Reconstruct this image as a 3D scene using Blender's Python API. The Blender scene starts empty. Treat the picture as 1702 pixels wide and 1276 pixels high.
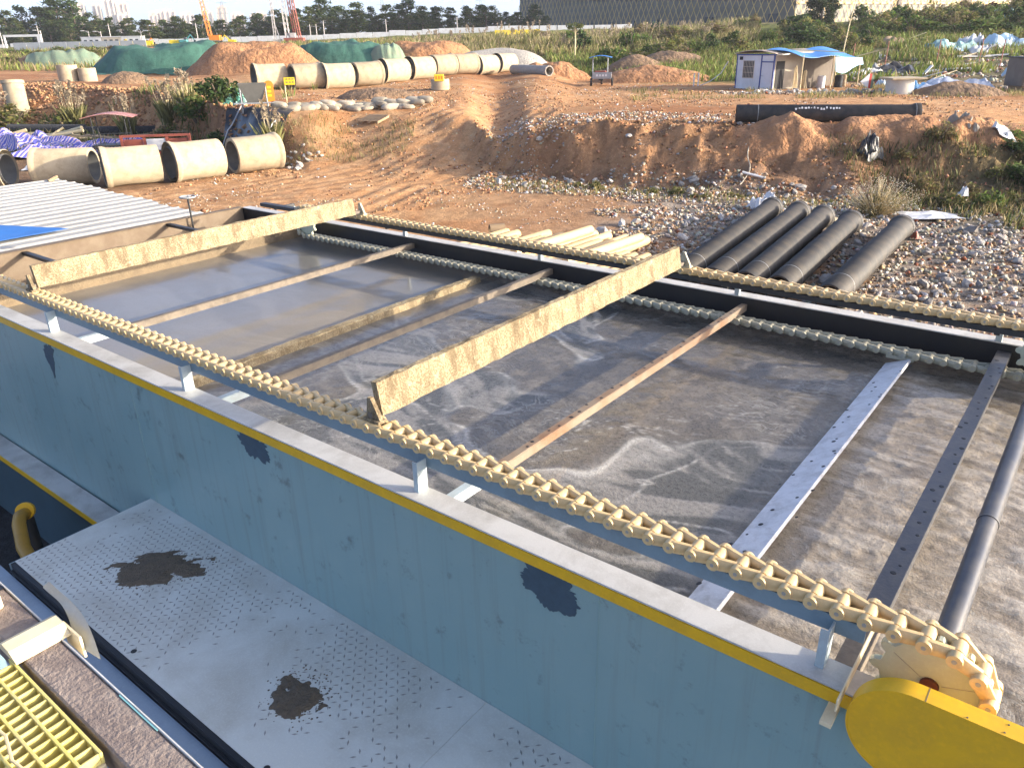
import bpy, math, random
import numpy as np
from mathutils import Vector, Matrix
random.seed(7)
RNG = np.random.default_rng(11)
SC = bpy.context.scene
COL = SC.collection
R = math.radians

# ------------------------------------------------------------------ camera
cam_d = bpy.data.cameras.new('camera')
cam_d.sensor_width = 36.0
cam_d.lens = 27.05
cam_d.clip_end = 9000
cam_d.clip_start = 0.05
cam = bpy.data.objects.new('camera', cam_d)
COL.objects.link(cam)
cam.matrix_world = Matrix(((0.99978, 0.02083, 0.0, 0.0),
                           (-0.00847, 0.40649, -0.91361, 0.0),
                           (-0.01903, 0.91342, 0.40658, 5.8),
                           (0, 0, 0, 1)))
SC.camera = cam

# ------------------------------------------------------------------ sky, sun, exposure
SUN_AZ = -9.0      # degrees from +X towards +Y
SUN_EL = 14.0
world = bpy.data.worlds.new('World')
SC.world = world
world.use_nodes = True
wn = world.node_tree.nodes
wl = world.node_tree.links
wn.clear()
sky = wn.new('ShaderNodeTexSky')
sky.sky_type = 'NISHITA'
sky.sun_disc = False
sky.sun_elevation = R(SUN_EL)
sky.sun_rotation = R(90.0 - SUN_AZ)
sky.altitude = 0
sky.air_density = 0.35
sky.dust_density = 2.0
sky.ozone_density = 1.1
bg = wn.new('ShaderNodeBackground')
bg.inputs['Strength'].default_value = 0.15
wo = wn.new('ShaderNodeOutputWorld')
wl.new(sky.outputs[0], bg.inputs[0])
wl.new(bg.outputs[0], wo.inputs[0])
sd = bpy.data.lights.new('sun', 'SUN')
sd.energy = 2.5
sd.angle = R(0.6)
sd.color = (1.0, 0.88, 0.70)
sun = bpy.data.objects.new('sun', sd)
COL.objects.link(sun)
to_sun = Vector((math.cos(R(SUN_EL)) * math.cos(R(SUN_AZ)), math.cos(R(SUN_EL)) * math.sin(R(SUN_AZ)), math.sin(R(SUN_EL))))
sun.rotation_euler = (-to_sun).to_track_quat('-Z', 'Y').to_euler()
sun.location = (60, 20, 40)
SC.view_settings.view_transform = 'Standard'
SC.view_settings.look = 'None'
SC.view_settings.gamma = 1.0
SC.view_settings.use_curve_mapping = False
SC.view_settings.exposure = 1.98
try:
    SC.cycles.max_bounces = 5; SC.cycles.diffuse_bounces = 3; SC.cycles.glossy_bounces = 3; SC.cycles.volume_bounces = 0
except Exception: pass

# ------------------------------------------------------------------ helpers
TROT = R(-38.1917)
TK = Matrix.Rotation(TROT, 4, 'Z')
ORG = {}


_O1 = ['', 'first', 'second', 'third', 'fourth', 'fifth', 'sixth', 'seventh', 'eighth', 'ninth', 'tenth', 'eleventh', 'twelfth', 'thirteenth', 'fourteenth', 'fifteenth', 'sixteenth', 'seventeenth', 'eighteenth', 'nineteenth']


def ordw(n):
    if n < 20: return _O1[n]
    t = {2: 'twent', 3: 'thirt', 4: 'fort'}[n // 10]
    return t + 'ieth' if n % 10 == 0 else t + 'y-' + _O1[n % 10]


def tag(o, label=None, cat=None, group=None, kind=None):
    if label: o['label'] = label
    if cat: o['category'] = cat
    if group: o['group'] = group
    if kind: o['kind'] = kind
    return o


def thing(name, label, cat, loc=(0, 0, 0), rz=0.0, group=None, tank=False):
    """Empty at the base of a thing; in the tank frame its parts are given in tank coordinates."""
    o = bpy.data.objects.new(name, None)
    o.empty_display_size = 0.2
    COL.objects.link(o)
    if tank:
        o.location = TK @ Vector(loc)
        o.rotation_euler = (0, 0, TROT)
        ORG[o.name] = Vector(loc)
    else:
        o.location = loc
        o.rotation_euler = (0, 0, rz)
        ORG[o.name] = Vector((0, 0, 0))
    tag(o, label, cat, group)
    return o


def mesh_np(name, V, F, smooth=False, cols=None):
    """mesh from numpy arrays, all faces of one size"""
    me = bpy.data.meshes.new(name)
    V = np.asarray(V, np.float32)
    F = np.asarray(F, np.int32)
    n, k = F.shape
    me.vertices.add(len(V))
    me.vertices.foreach_set('co', V.ravel())
    me.loops.add(n * k)
    me.loops.foreach_set('vertex_index', F.ravel())
    me.polygons.add(n)
    me.polygons.foreach_set('loop_start', np.arange(0, n * k, k, dtype=np.int32))
    me.polygons.foreach_set('loop_total', np.full(n, k, np.int32))
    if smooth:
        me.polygons.foreach_set('use_smooth', np.ones(n, bool))
    if cols is not None:
        a = me.color_attributes.new('Col', 'FLOAT_COLOR', 'POINT')
        c = np.ones((len(V), 4), np.float32)
        c[:, :3] = cols
        a.data.foreach_set('color', c.ravel())
    me.update(calc_edges=True)
    me.validate()
    return me


def link(name, me, mat=None, parent=None, loc=None, rot=None):
    o = bpy.data.objects.new(name, me)
    COL.objects.link(o)
    if mat is not None:
        for m in (mat if isinstance(mat, (list, tuple)) else [mat]):
            me.materials.append(m)
    if parent is not None: o.parent = parent
    if loc is not None: o.location = loc
    if rot is not None: o.rotation_euler = rot
    return o


class MB:
    """collects shapes into ONE mesh"""

    def __init__(self):
        self.v = []; self.f = []; self.m = []; self.cur = 0

    def add(self, vs, fs):
        b = len(self.v)
        self.v += [tuple(p) for p in vs]
        for f in fs:
            self.f.append(tuple(i + b for i in f)); self.m.append(self.cur)
        return self

    def bx(self, x0, x1, y0, y1, z0, z1):
        vs = [(x0, y0, z0), (x1, y0, z0), (x1, y1, z0), (x0, y1, z0), (x0, y0, z1), (x1, y0, z1), (x1, y1, z1), (x0, y1, z1)]
        return self.add(vs, [(3, 2, 1, 0), (4, 5, 6, 7), (0, 1, 5, 4), (1, 2, 6, 5), (2, 3, 7, 6), (3, 0, 4, 7)])

    def cbx(self, x0, x1, y0, y1, z0, z1, c=0.01):
        """box with chamfered edges"""
        c = min(c, abs(x1 - x0) * .45, abs(y1 - y0) * .45, abs(z1 - z0) * .45)
        vs = []
        for x, xi in ((x0, x0 + c), (x1, x1 - c)):
            for y, yi in ((y0, y0 + c), (y1, y1 - c)):
                for z, zi in ((z0, z0 + c), (z1, z1 - c)):
                    vs += [(x, yi, zi), (xi, y, zi), (xi, yi, z)]
        def I(a, b, d, k): return (a * 4 + b * 2 + d) * 3 + k
        fs = []
        for a in (0, 1):
            q = [I(a, 0, 0, 0), I(a, 1, 0, 0), I(a, 1, 1, 0), I(a, 0, 1, 0)]; fs.append(q if a else q[::-1])
            q = [I(0, a, 0, 1), I(0, a, 1, 1), I(1, a, 1, 1), I(1, a, 0, 1)]; fs.append(q if a else q[::-1])
            q = [I(0, 0, a, 2), I(1, 0, a, 2), I(1, 1, a, 2), I(0, 1, a, 2)]; fs.append(q if a else q[::-1])
        for a in (0, 1):
            for b in (0, 1):
                for (q, s) in (((I(0, a, b, 1), I(1, a, b, 1), I(1, a, b, 2), I(0, a, b, 2)), (a + b) % 2 == 0),
                               ((I(a, 0, b, 0), I(a, 1, b, 0), I(a, 1, b, 2), I(a, 0, b, 2)), (a + b) % 2 == 1),
                               ((I(a, b, 0, 0), I(a, b, 1, 0), I(a, b, 1, 1), I(a, b, 0, 1)), (a + b) % 2 == 0)):
                    fs.append(q if s else q[::-1])
                for d in (0, 1):
                    t = (I(a, b, d, 0), I(a, b, d, 1), I(a, b, d, 2))
                    fs.append(t if (a + b + d) % 2 == 1 else t[::-1])
        return self.add(vs, fs)

    def obox(self, c, size, M):
        """box with a rotation matrix"""
        hx, hy, hz = size[0] / 2, size[1] / 2, size[2] / 2
        c = Vector(c)
        vs = [c + M @ Vector((sx * hx, sy * hy, sz * hz)) for sz in (-1, 1) for sx, sy in ((-1, -1), (1, -1), (1, 1), (-1, 1))]
        return self.add(vs, [(3, 2, 1, 0), (4, 5, 6, 7), (0, 1, 5, 4), (1, 2, 6, 5), (2, 3, 7, 6), (3, 0, 4, 7)])

    def bar(self, p0, p1, w, h):
        p0 = Vector(p0); p1 = Vector(p1); d = p1 - p0
        M = d.to_track_quat('X', 'Z').to_matrix()
        return self.obox((p0 + p1) / 2, (d.length, w, h), M)

    def cyl(self, p0, p1, r0, r1=None, n=12, caps=True):
        r1 = r0 if r1 is None else r1
        p0 = Vector(p0); p1 = Vector(p1)
        q = (p1 - p0).to_track_quat('Z', 'Y').to_matrix()
        vs = []
        for p, r in ((p0, r0), (p1, r1)):
            for i in range(n):
                a = 2 * math.pi * i / n
                vs.append(p + q @ Vector((r * math.cos(a), r * math.sin(a), 0)))
        fs = [(i, (i + 1) % n, n + (i + 1) % n, n + i) for i in range(n)]
        if caps: fs += [tuple(range(n))[::-1], tuple(range(n, 2 * n))]
        return self.add(vs, fs)

    def tube(self, pts, r, n=7):
        pts = [Vector(p) for p in pts]
        vs = []; fs = []
        up = Vector((0, 0, 1))
        for k, p in enumerate(pts):
            d = (pts[min(k + 1, len(pts) - 1)] - pts[max(k - 1, 0)]).normalized()
            a = d.cross(up)
            if a.length < 1e-3: a = Vector((1, 0, 0))
            a.normalize(); b = d.cross(a)
            rr = r[k] if isinstance(r, (list, tuple)) else r
            for i in range(n):
                t = 2 * math.pi * i / n
                vs.append(p + a * math.cos(t) * rr + b * math.sin(t) * rr)
        for k in range(len(pts) - 1):
            for i in range(n):
                fs.append((k * n + i, k * n + (i + 1) % n, (k + 1) * n + (i + 1) % n, (k + 1) * n + i))
        fs += [tuple(range(n)), tuple(range((len(pts) - 1) * n, len(pts) * n))[::-1]]
        return self.add(vs, fs)

    def lathe(self, prof, M=None, n=32):
        """closed profile of (radius, axial) turned about local X"""
        M = M or Matrix.Identity(4)
        m = len(prof); vs = []; fs = []
        for i in range(n):
            a = 2 * math.pi * i / n
            for r, x in prof:
                vs.append(M @ Vector((x, r * math.cos(a), r * math.sin(a))))
        for i in range(n):
            j = (i + 1) % n
            for k in range(m):
                l = (k + 1) % m
                fs.append((i * m + k, i * m + l, j * m + l, j * m + k))
        return self.add(vs, fs)

    def prism(self, poly, h0, h1, axis='y'):
        """polygon given in two axes, extruded along the third"""
        def P(a, b, h):
            return (a, h, b) if axis == 'y' else ((h, a, b) if axis == 'x' else (a, b, h))
        n = len(poly)
        vs = [P(a, b, h0) for a, b in poly] + [P(a, b, h1) for a, b in poly]
        fs = [tuple(range(n)), tuple(range(n, 2 * n))[::-1]] + [(i, n + i, n + (i + 1) % n, (i + 1) % n) for i in range(n)]
        return self.add(vs, fs)

    def grid(self, fn, nu, nv):
        vs = [fn(i / nu, j / nv) for j in range(nv + 1) for i in range(nu + 1)]
        fs = [(j * (nu + 1) + i, j * (nu + 1) + i + 1, (j + 1) * (nu + 1) + i + 1, (j + 1) * (nu + 1) + i) for j in range(nv) for i in range(nu)]
        return self.add(vs, fs)

    def sheet(self, fn, nu, nv, th=0.01):
        """a curved sheet with a real thickness"""
        a = [Vector(fn(i / nu, j / nv)) for j in range(nv + 1) for i in range(nu + 1)]
        N = len(a)
        off = Vector((th * .3, -th * .3, -th))
        vs = a + [p + off for p in a]
        W = nu + 1
        fs = []
        for j in range(nv):
            for i in range(nu):
                q = (j * W + i, j * W + i + 1, (j + 1) * W + i + 1, (j + 1) * W + i)
                fs.append(q); fs.append(tuple(N + t for t in q[::-1]))
        ring = [i for i in range(W)] + [j * W + nu for j in range(1, nv + 1)] + [nv * W + i for i in range(nu - 1, -1, -1)] + [j * W for j in range(nv - 1, 0, -1)]
        for k in range(len(ring)):
            p, q = ring[k], ring[(k + 1) % len(ring)]
            fs.append((q, p, N + p, N + q))
        return self.add(vs, fs)

    def mesh(self, name, org=(0, 0, 0), smooth=False):
        me = bpy.data.meshes.new(name)
        o = Vector(org)
        me.from_pydata([tuple(Vector(p) - o) for p in self.v], [], self.f)
        me.polygons.foreach_set('material_index', self.m)
        if smooth: me.polygons.foreach_set('use_smooth', [True] * len(self.f))
        me.update()
        import bmesh
        bm = bmesh.new(); bm.from_mesh(me)
        bmesh.ops.recalc_face_normals(bm, faces=bm.faces)
        bm.to_mesh(me); bm.free()
        if smooth:
            try: me.set_sharp_from_angle(angle=R(38))
            except Exception: pass
        return me

    def build(self, name, mat, parent=None, loc=None, tank=False, rz=0.0, smooth=False):
        """part: parent given.  one-mesh thing: loc given (its base)"""
        if parent is not None:
            return link(name, self.mesh(name, ORG[parent.name] if parent.name in ORG else (0, 0, 0), smooth), mat, parent)
        if tank:
            return link(name, self.mesh(name, loc, smooth), mat, None, TK @ Vector(loc), (0, 0, TROT))
        return link(name, self.mesh(name, (0, 0, 0), smooth), mat, None, loc or (0, 0, 0), (0, 0, rz))


def sub(mb, name, mat, parent, root, smooth=False):
    """a sub-part: same frame as its thing's root"""
    return link(name, mb.mesh(name, ORG[root.name], smooth), mat, parent)


# numpy noise
def _h(ix, iy, seed):
    n = (ix.astype(np.int64) * 374761393 + iy.astype(np.int64) * 668265263 + seed * 974711) & 0x7fffffff
    n = ((n ^ (n >> 13)) * 1274126177) & 0x7fffffff
    return ((n ^ (n >> 16)) & 0xffff) / 65535.0


def vnoise(x, y, seed=0):
    x = np.asarray(x, float); y = np.asarray(y, float)
    ix = np.floor(x); iy = np.floor(y)
    fx = x - ix; fy = y - iy
    fx = fx * fx * (3 - 2 * fx); fy = fy * fy * (3 - 2 * fy)
    a = _h(ix, iy, seed); b = _h(ix + 1, iy, seed); c = _h(ix, iy + 1, seed); d = _h(ix + 1, iy + 1, seed)
    return (a + (b - a) * fx) * (1 - fy) + (c + (d - c) * fx) * fy


def _h1(ix, iy, seed):
    n = (ix * 374761393 + iy * 668265263 + seed * 974711) & 0x7fffffff
    n = ((n ^ (n >> 13)) * 1274126177) & 0x7fffffff
    return ((n ^ (n >> 16)) & 0xffff) / 65535.0


def vn1(x, y, seed):
    ix = math.floor(x); iy = math.floor(y)
    fx = x - ix; fy = y - iy
    fx = fx * fx * (3 - 2 * fx); fy = fy * fy * (3 - 2 * fy)
    a = _h1(ix, iy, seed); b = _h1(ix + 1, iy, seed); c = _h1(ix, iy + 1, seed); d = _h1(ix + 1, iy + 1, seed)
    return (a + (b - a) * fx) * (1 - fy) + (c + (d - c) * fx) * fy


def fbm(x, y, o=4, seed=0):
    if isinstance(x, (float, int)) and isinstance(y, (float, int)):
        r = 0.0; a = .5; t = 0.0
        for k in range(o):
            r += a * vn1(x * 2 ** k + 17.3 * k, y * 2 ** k - 9.1 * k, seed + k); t += a; a *= .5
        return r / t
    r = 0.0; a = 0.5; t = 0.0
    for k in range(o):
        r = r + a * vnoise(np.asarray(x) * 2 ** k + 17.3 * k, np.asarray(y) * 2 ** k - 9.1 * k, seed + k); t += a; a *= .5
    return r / t


def scatter(tv, tf, pos, scl, yaw, tilt=None, tdir=None, cols=None):
    """many copies of a small template joined into arrays (V, F, C)"""
    tv = np.asarray(tv, float); tf = np.asarray(tf, int)
    N = len(pos); n = len(tv)
    scl = np.asarray(scl, float)
    if scl.ndim == 1: scl = np.repeat(scl[:, None], 3, 1)
    P = tv[None] * scl[:, None, :]
    c, s = np.cos(yaw), np.sin(yaw)
    X = P[..., 0] * c[:, None] - P[..., 1] * s[:, None]
    Y = P[..., 0] * s[:, None] + P[..., 1] * c[:, None]
    Z = P[..., 2]
    if tilt is not None:
        kx, ky = np.cos(tdir)[:, None], np.sin(tdir)[:, None]
        ct, st = np.cos(tilt)[:, None], np.sin(tilt)[:, None]
        a = X * kx + Y * ky; b = -X * ky + Y * kx
        a, Z = a * ct + Z * st, -a * st + Z * ct
        X = a * kx - b * ky; Y = a * ky + b * kx
    V = np.stack([X, Y, Z], -1) + np.asarray(pos, float)[:, None, :]
    F = tf[None] + (np.arange(N) * n)[:, None, None]
    C = None if cols is None else np.repeat(np.asarray(cols)[:, None, :], n, 1).reshape(-1, 3)
    return V.reshape(-1, 3), F.reshape(-1, tf.shape[1]), C


# ------------------------------------------------------------------ materials
def nm(name):
    m = bpy.data.materials.new(name)
    m.use_nodes = True
    t = m.node_tree
    b = t.nodes['Principled BSDF']
    return m, t, b


def N(t, kind, **kw):
    n = t.nodes.new(kind)
    for k, v in kw.items():
        if hasattr(n, k) and k not in n.inputs: setattr(n, k, v)
        else: n.inputs[k].default_value = v
    return n


def noise(t, co, scale, detail=6, rough=.6, dist=0.0):
    n = t.nodes.new('ShaderNodeTexNoise')
    n.inputs['Scale'].default_value = scale; n.inputs['Detail'].default_value = detail
    n.inputs['Roughness'].default_value = rough; n.inputs['Distortion'].default_value = dist
    t.links.new(co, n.inputs['Vector'])
    return n.outputs[0]


def ramp(t, fac, stops):
    n = t.nodes.new('ShaderNodeValToRGB')
    e = n.color_ramp.elements
    while len(e) < len(stops): e.new(.5)
    for k, (p, c) in enumerate(stops):
        e[k].position = p
        e[k].color = (c, c, c, 1) if not isinstance(c, (tuple, list)) else (*c[:3], 1)
    t.links.new(fac, n.inputs[0])
    return n.outputs[0]


def mix(t, a, b, fac, mode='MIX'):
    n = t.nodes.new('ShaderNodeMix')
    n.data_type = 'RGBA'; n.blend_type = mode
    for s, x in ((6, a), (7, b)):
        if isinstance(x, (tuple, list)): n.inputs[s].default_value = (*x[:3], 1)
        else: t.links.new(x, n.inputs[s])
    if isinstance(fac, (int, float)): n.inputs[0].default_value = fac
    else: t.links.new(fac, n.inputs[0])
    return n.outputs[2]


def math_n(t, op, a, b=0.0):
    n = t.nodes.new('ShaderNodeMath'); n.operation = op
    for s, x in ((0, a), (1, b)):
        if isinstance(x, (int, float)): n.inputs[s].default_value = x
        else: t.links.new(x, n.inputs[s])
    return n.outputs[0]


def coords(t, kind='Object', scale=None):
    c = t.nodes.new('ShaderNodeTexCoord').outputs[kind]
    if scale:
        m = t.nodes.new('ShaderNodeMapping'); m.inputs['Scale'].default_value = scale
        t.links.new(c, m.inputs['Vector']); return m.outputs[0]
    return c


def bump(t, b, h, s=.3, d=.02):
    n = t.nodes.new('ShaderNodeBump')
    n.inputs['Strength'].default_value = s; n.inputs['Distance'].default_value = d
    t.links.new(h, n.inputs['Height'])
    t.links.new(n.outputs[0], b.inputs['Normal'])
    return n


def pm(name, base, dirt=None, amt=.5, scale=3.0, rough=.7, metal=0.0, bs=.15, bd=.01, fine=40.0, stretch=None, vary=0.0, spec=.5):
    """painted / weathered surface: base colour, dirt patches, speckle, fine relief"""
    m, t, b = nm(name)
    co = coords(t, 'Object', stretch)
    n1 = noise(t, co, scale, 8, .65, .4)
    n2 = noise(t, co, fine, 4, .6)
    dirt = dirt or tuple(x * .55 for x in base)
    f = ramp(t, n1, [(.42, 0.0), (.42 + .35, 1.0)])
    c = mix(t, base, dirt, math_n(t, 'MULTIPLY', f, amt))
    c = mix(t, c, tuple(min(1, x * 1.25) for x in base), math_n(t, 'MULTIPLY', ramp(t, n2, [(.5, 0.0), (.75, 1.0)]), .35))
    if vary:
        oi = t.nodes.new('ShaderNodeObjectInfo')
        hs = t.nodes.new('ShaderNodeHueSaturation')
        t.links.new(math_n(t, 'ADD', math_n(t, 'MULTIPLY', oi.outputs['Random'], vary), 1.0 - vary / 2), hs.inputs['Value'])
        t.links.new(c, hs.inputs['Color']); c = hs.outputs[0]
    t.links.new(c, b.inputs['Base Color'])
    b.inputs['Roughness'].default_value = rough
    b.inputs['Metallic'].default_value = metal
    b.inputs['Specular IOR Level'].default_value = spec
    if bs: bump(t, b, math_n(t, 'ADD', n2, math_n(t, 'MULTIPLY', n1, .6)), bs, bd)
    return m


def vcol(name, rough=.85, trans=0.0, bs=0.0, fine=12.0, spec=.3, mottle=.35):
    """colour of each piece from its vertex attribute, broken up by noise"""
    m, t, b = nm(name)
    a = t.nodes.new('ShaderNodeAttribute'); a.attribute_name = 'Col'
    co = coords(t, 'Object')
    n = noise(t, co, fine, 5, .65)
    c = mix(t, a.outputs['Color'], mix(t, a.outputs['Color'], (.45, .45, .45), 1.0, 'MULTIPLY'), math_n(t, 'MULTIPLY', ramp(t, n, [(.4, 0.0), (.7, 1.0)]), mottle))
    t.links.new(c, b.inputs['Base Color'])
    b.inputs['Roughness'].default_value = rough
    b.inputs['Specular IOR Level'].default_value = spec
    if trans:
        tr = t.nodes.new('ShaderNodeBsdfTranslucent'); t.links.new(c, tr.inputs['Color'])
        ms = t.nodes.new('ShaderNodeMixShader'); ms.inputs[0].default_value = trans
        out = t.nodes['Material Output']
        t.links.new(b.outputs[0], ms.inputs[1]); t.links.new(tr.outputs[0], ms.inputs[2]); t.links.new(ms.outputs[0], out.inputs[0])
    if bs: bump(t, b, n, bs, .03)
    return m


MT = {}
MT['galv'] = pm('galvanised_flange', (.60, .58, .53), (.30, .27, .22), .8, 2.5, .55, .1, .1, .004, 60)
MT['yellow'] = pm('yellow_paint', (.80, .45, .008), (.46, .25, .03), .5, 4.0, .42, 0, .06, .003, 30)
MT['post'] = pm('pale_grey_blue_paint', (.42, .50, .52), (.30, .27, .22), .6, 6.0, .5, 0, .1, .003, 60)
MT['rail'] = pm('blue_grey_rail_paint', (.16, .24, .29), (.10, .12, .13), .5, 3.0, .45, 0, .1, .003, 50)
MT['black'] = pm('black_bitumen_paint', (.012, .012, .014), (.03, .025, .02), .6, 3.0, .5, 0, .15, .004, 40)
MT['dkrail'] = pm('dark_rail_paint', (.025, .028, .03), (.06, .045, .03), .5, 4.0, .5, 0, .1, .003, 40)
MT['beam'] = pm('muddy_steel_beam', (.19, .155, .115), (.075, .062, .05), 1.0, 5.0, .7, 0, .4, .01, 30)
MT['rust'] = pm('rusty_steel_beam', (.24, .185, .13), (.20, .075, .02), 1.0, 2.2, .75, 0, .3, .006, 30)
MT['whitebeam'] = pm('white_fibreglass', (.72, .73, .74), (.30, .29, .27), .7, 7.0, .4, 0, .15, .003, 50)
MT['darkbeam'] = pm('dark_wet_beam', (.07, .07, .075), (.16, .14, .11), .7, 8.0, .35, 0, .3, .006, 35)
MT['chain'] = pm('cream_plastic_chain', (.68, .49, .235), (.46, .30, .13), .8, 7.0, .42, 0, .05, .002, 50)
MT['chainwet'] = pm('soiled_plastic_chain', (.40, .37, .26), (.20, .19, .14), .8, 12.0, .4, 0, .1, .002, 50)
MT['pin'] = pm('grey_chain_pin', (.35, .33, .28), None, .4, 10, .5)
MT['sprocket'] = pm('pale_green_plastic_sprocket', (.48, .50, .36), (.38, .36, .26), .5, 6, .45, 0, .04, .002)
MT['redhub'] = pm('brown_red_hub', (.10, .02, .012), None, .4, 10, .5)
MT['concrete'] = pm('pipe_concrete', (.44, .36, .24), (.25, .19, .115), .85, 2.2, .9, 0, .25, .01, 14, vary=.16)
MT['concin'] = pm('pipe_inside', (.20, .20, .19), None, .6, 2, .9)
MT['iron'] = pm('black_iron_pipe', (.032, .029, .026), (.10, .08, .055), .8, 2.5, .68, .0, .12, .004, 30, vary=.3)
MT['ironin'] = pm('pipe_lining', (.16, .10, .06), None, .6, 3, .9)
MT['log'] = pm('peeled_pole', (.66, .47, .24), (.48, .30, .14), .6, 4, .7, 0, .15, .006, 20, (1, .15, 1), .25)
MT['roofwhite'] = pm('white_roof_sheet', (.40, .385, .345), (.28, .26, .22), .7, .7, .5, 0, .05, .004, 8)
MT['bluesheet'] = pm('blue_sheet', (.03, .17, .50), (.02, .09, .30), .5, 2, .5)
MT['bluetarp'] = pm('blue_tarpaulin', (.05, .22, .58), (.12, .33, .62), .6, 1.2, .55, 0, .3, .03, 5)
MT['cyantarp'] = pm('pale_blue_tarpaulin', (.20, .46, .68), (.12, .32, .55), .6, 1.5, .55, 0, .3, .03, 5)
MT['white'] = pm('white_panel', (.66, .66, .66), (.42, .38, .33), .6, 1.0, .6)
MT['cream'] = pm('cream_panel', (.46, .40, .31), (.30, .24, .18), .6, 1.0, .7)
MT['blueframe'] = pm('blue_frame', (.02, .05, .22), None, .3, 4, .5)
MT['dark'] = pm('dark_interior', (.02, .02, .022), None, .3, 2, .8)
MT['glassd'] = pm('dark_glass', (.05, .06, .07), None, .2, 3, .15)
MT['wood'] = pm('weathered_timber', (.33, .23, .13), (.15, .10, .06), .7, 4, .8, 0, .3, .01, 25, vary=.3)
MT['orange'] = pm('orange_paint', (.75, .25, .02), (.4, .14, .03), .5, 3, .5)
MT['yel2'] = pm('bright_yellow', (.85, .62, .02), (.5, .35, .04), .4, 5, .5)
MT['teal'] = pm('teal_paint', (.08, .30, .30), None, .4, 3, .5)
MT['red'] = pm('red_oxide', (.30, .08, .05), None, .5, 3, .6)
MT['rigwhite'] = pm('pale_steel', (.55, .52, .48), (.35, .2, .15), .5, 2, .6)
MT['grey'] = pm('grey_metal', (.32, .33, .33), None, .5, 3, .55)
MT['rubber'] = pm('tyre_rubber', (.03, .03, .03), (.08, .06, .04), .6, 5, .85)
MT['bag'] = pm('pale_woven_bag', (.38, .33, .25), (.24, .18, .11), .6, 3, .8, 0, .5, .03, 10, vary=.4)
MT['stone'] = pm('broken_stone', (.40, .37, .33), (.26, .20, .15), .8, 3.0, .95, 0, .6, .03, 9, vary=.8)
MT['blackplastic'] = pm('black_plastic', (.02, .02, .022), (.06, .05, .045), .5, 3, .4, 0, .4, .03, 6)
MT['silver'] = pm('silver_foil', (.62, .64, .68), (.30, .32, .38), .7, 4, .3, .3, .5, .03, 9)
MT['frp'] = pm('yellow_grating', (.72, .60, .16), (.55, .48, .30), .8, 5, .5, 0, .1, .003, 40)
MT['ledge'] = pm('grimy_ledge', (.22, .17, .14), (.44, .36, .29), .9, 7.0, .8, 0, .9, .015, 45)
MT['creamangle'] = pm('cream_bracket', (.78, .66, .42), (.5, .36, .2), .5, 7, .6, 0, .1, .004)
MT['sheetgrey'] = pm('grey_bent_sheet', (.36, .37, .34), (.2, .2, .18), .5, 4, .5)
MT['hose'] = pm('black_hose', (.025, .025, .027), None, .4, 8, .5)
MT['bamboo'] = pm('bamboo', (.62, .50, .28), (.4, .28, .14), .5, 6, .6, vary=.3)
MT['brownmetal'] = pm('brown_container', (.16, .13, .10), (.08, .06, .05), .7, 1, .8)
MT['veg'] = vcol('leaves', .7, .42, 0, 2.0, .25, .2)
MT['rubble'] = vcol('rubble_stones', .95, 0, .5, 9.0)
MT['bark'] = pm('bark', (.16, .12, .085), None, .6, 3, .9, 0, .5, .03, 12)
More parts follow.
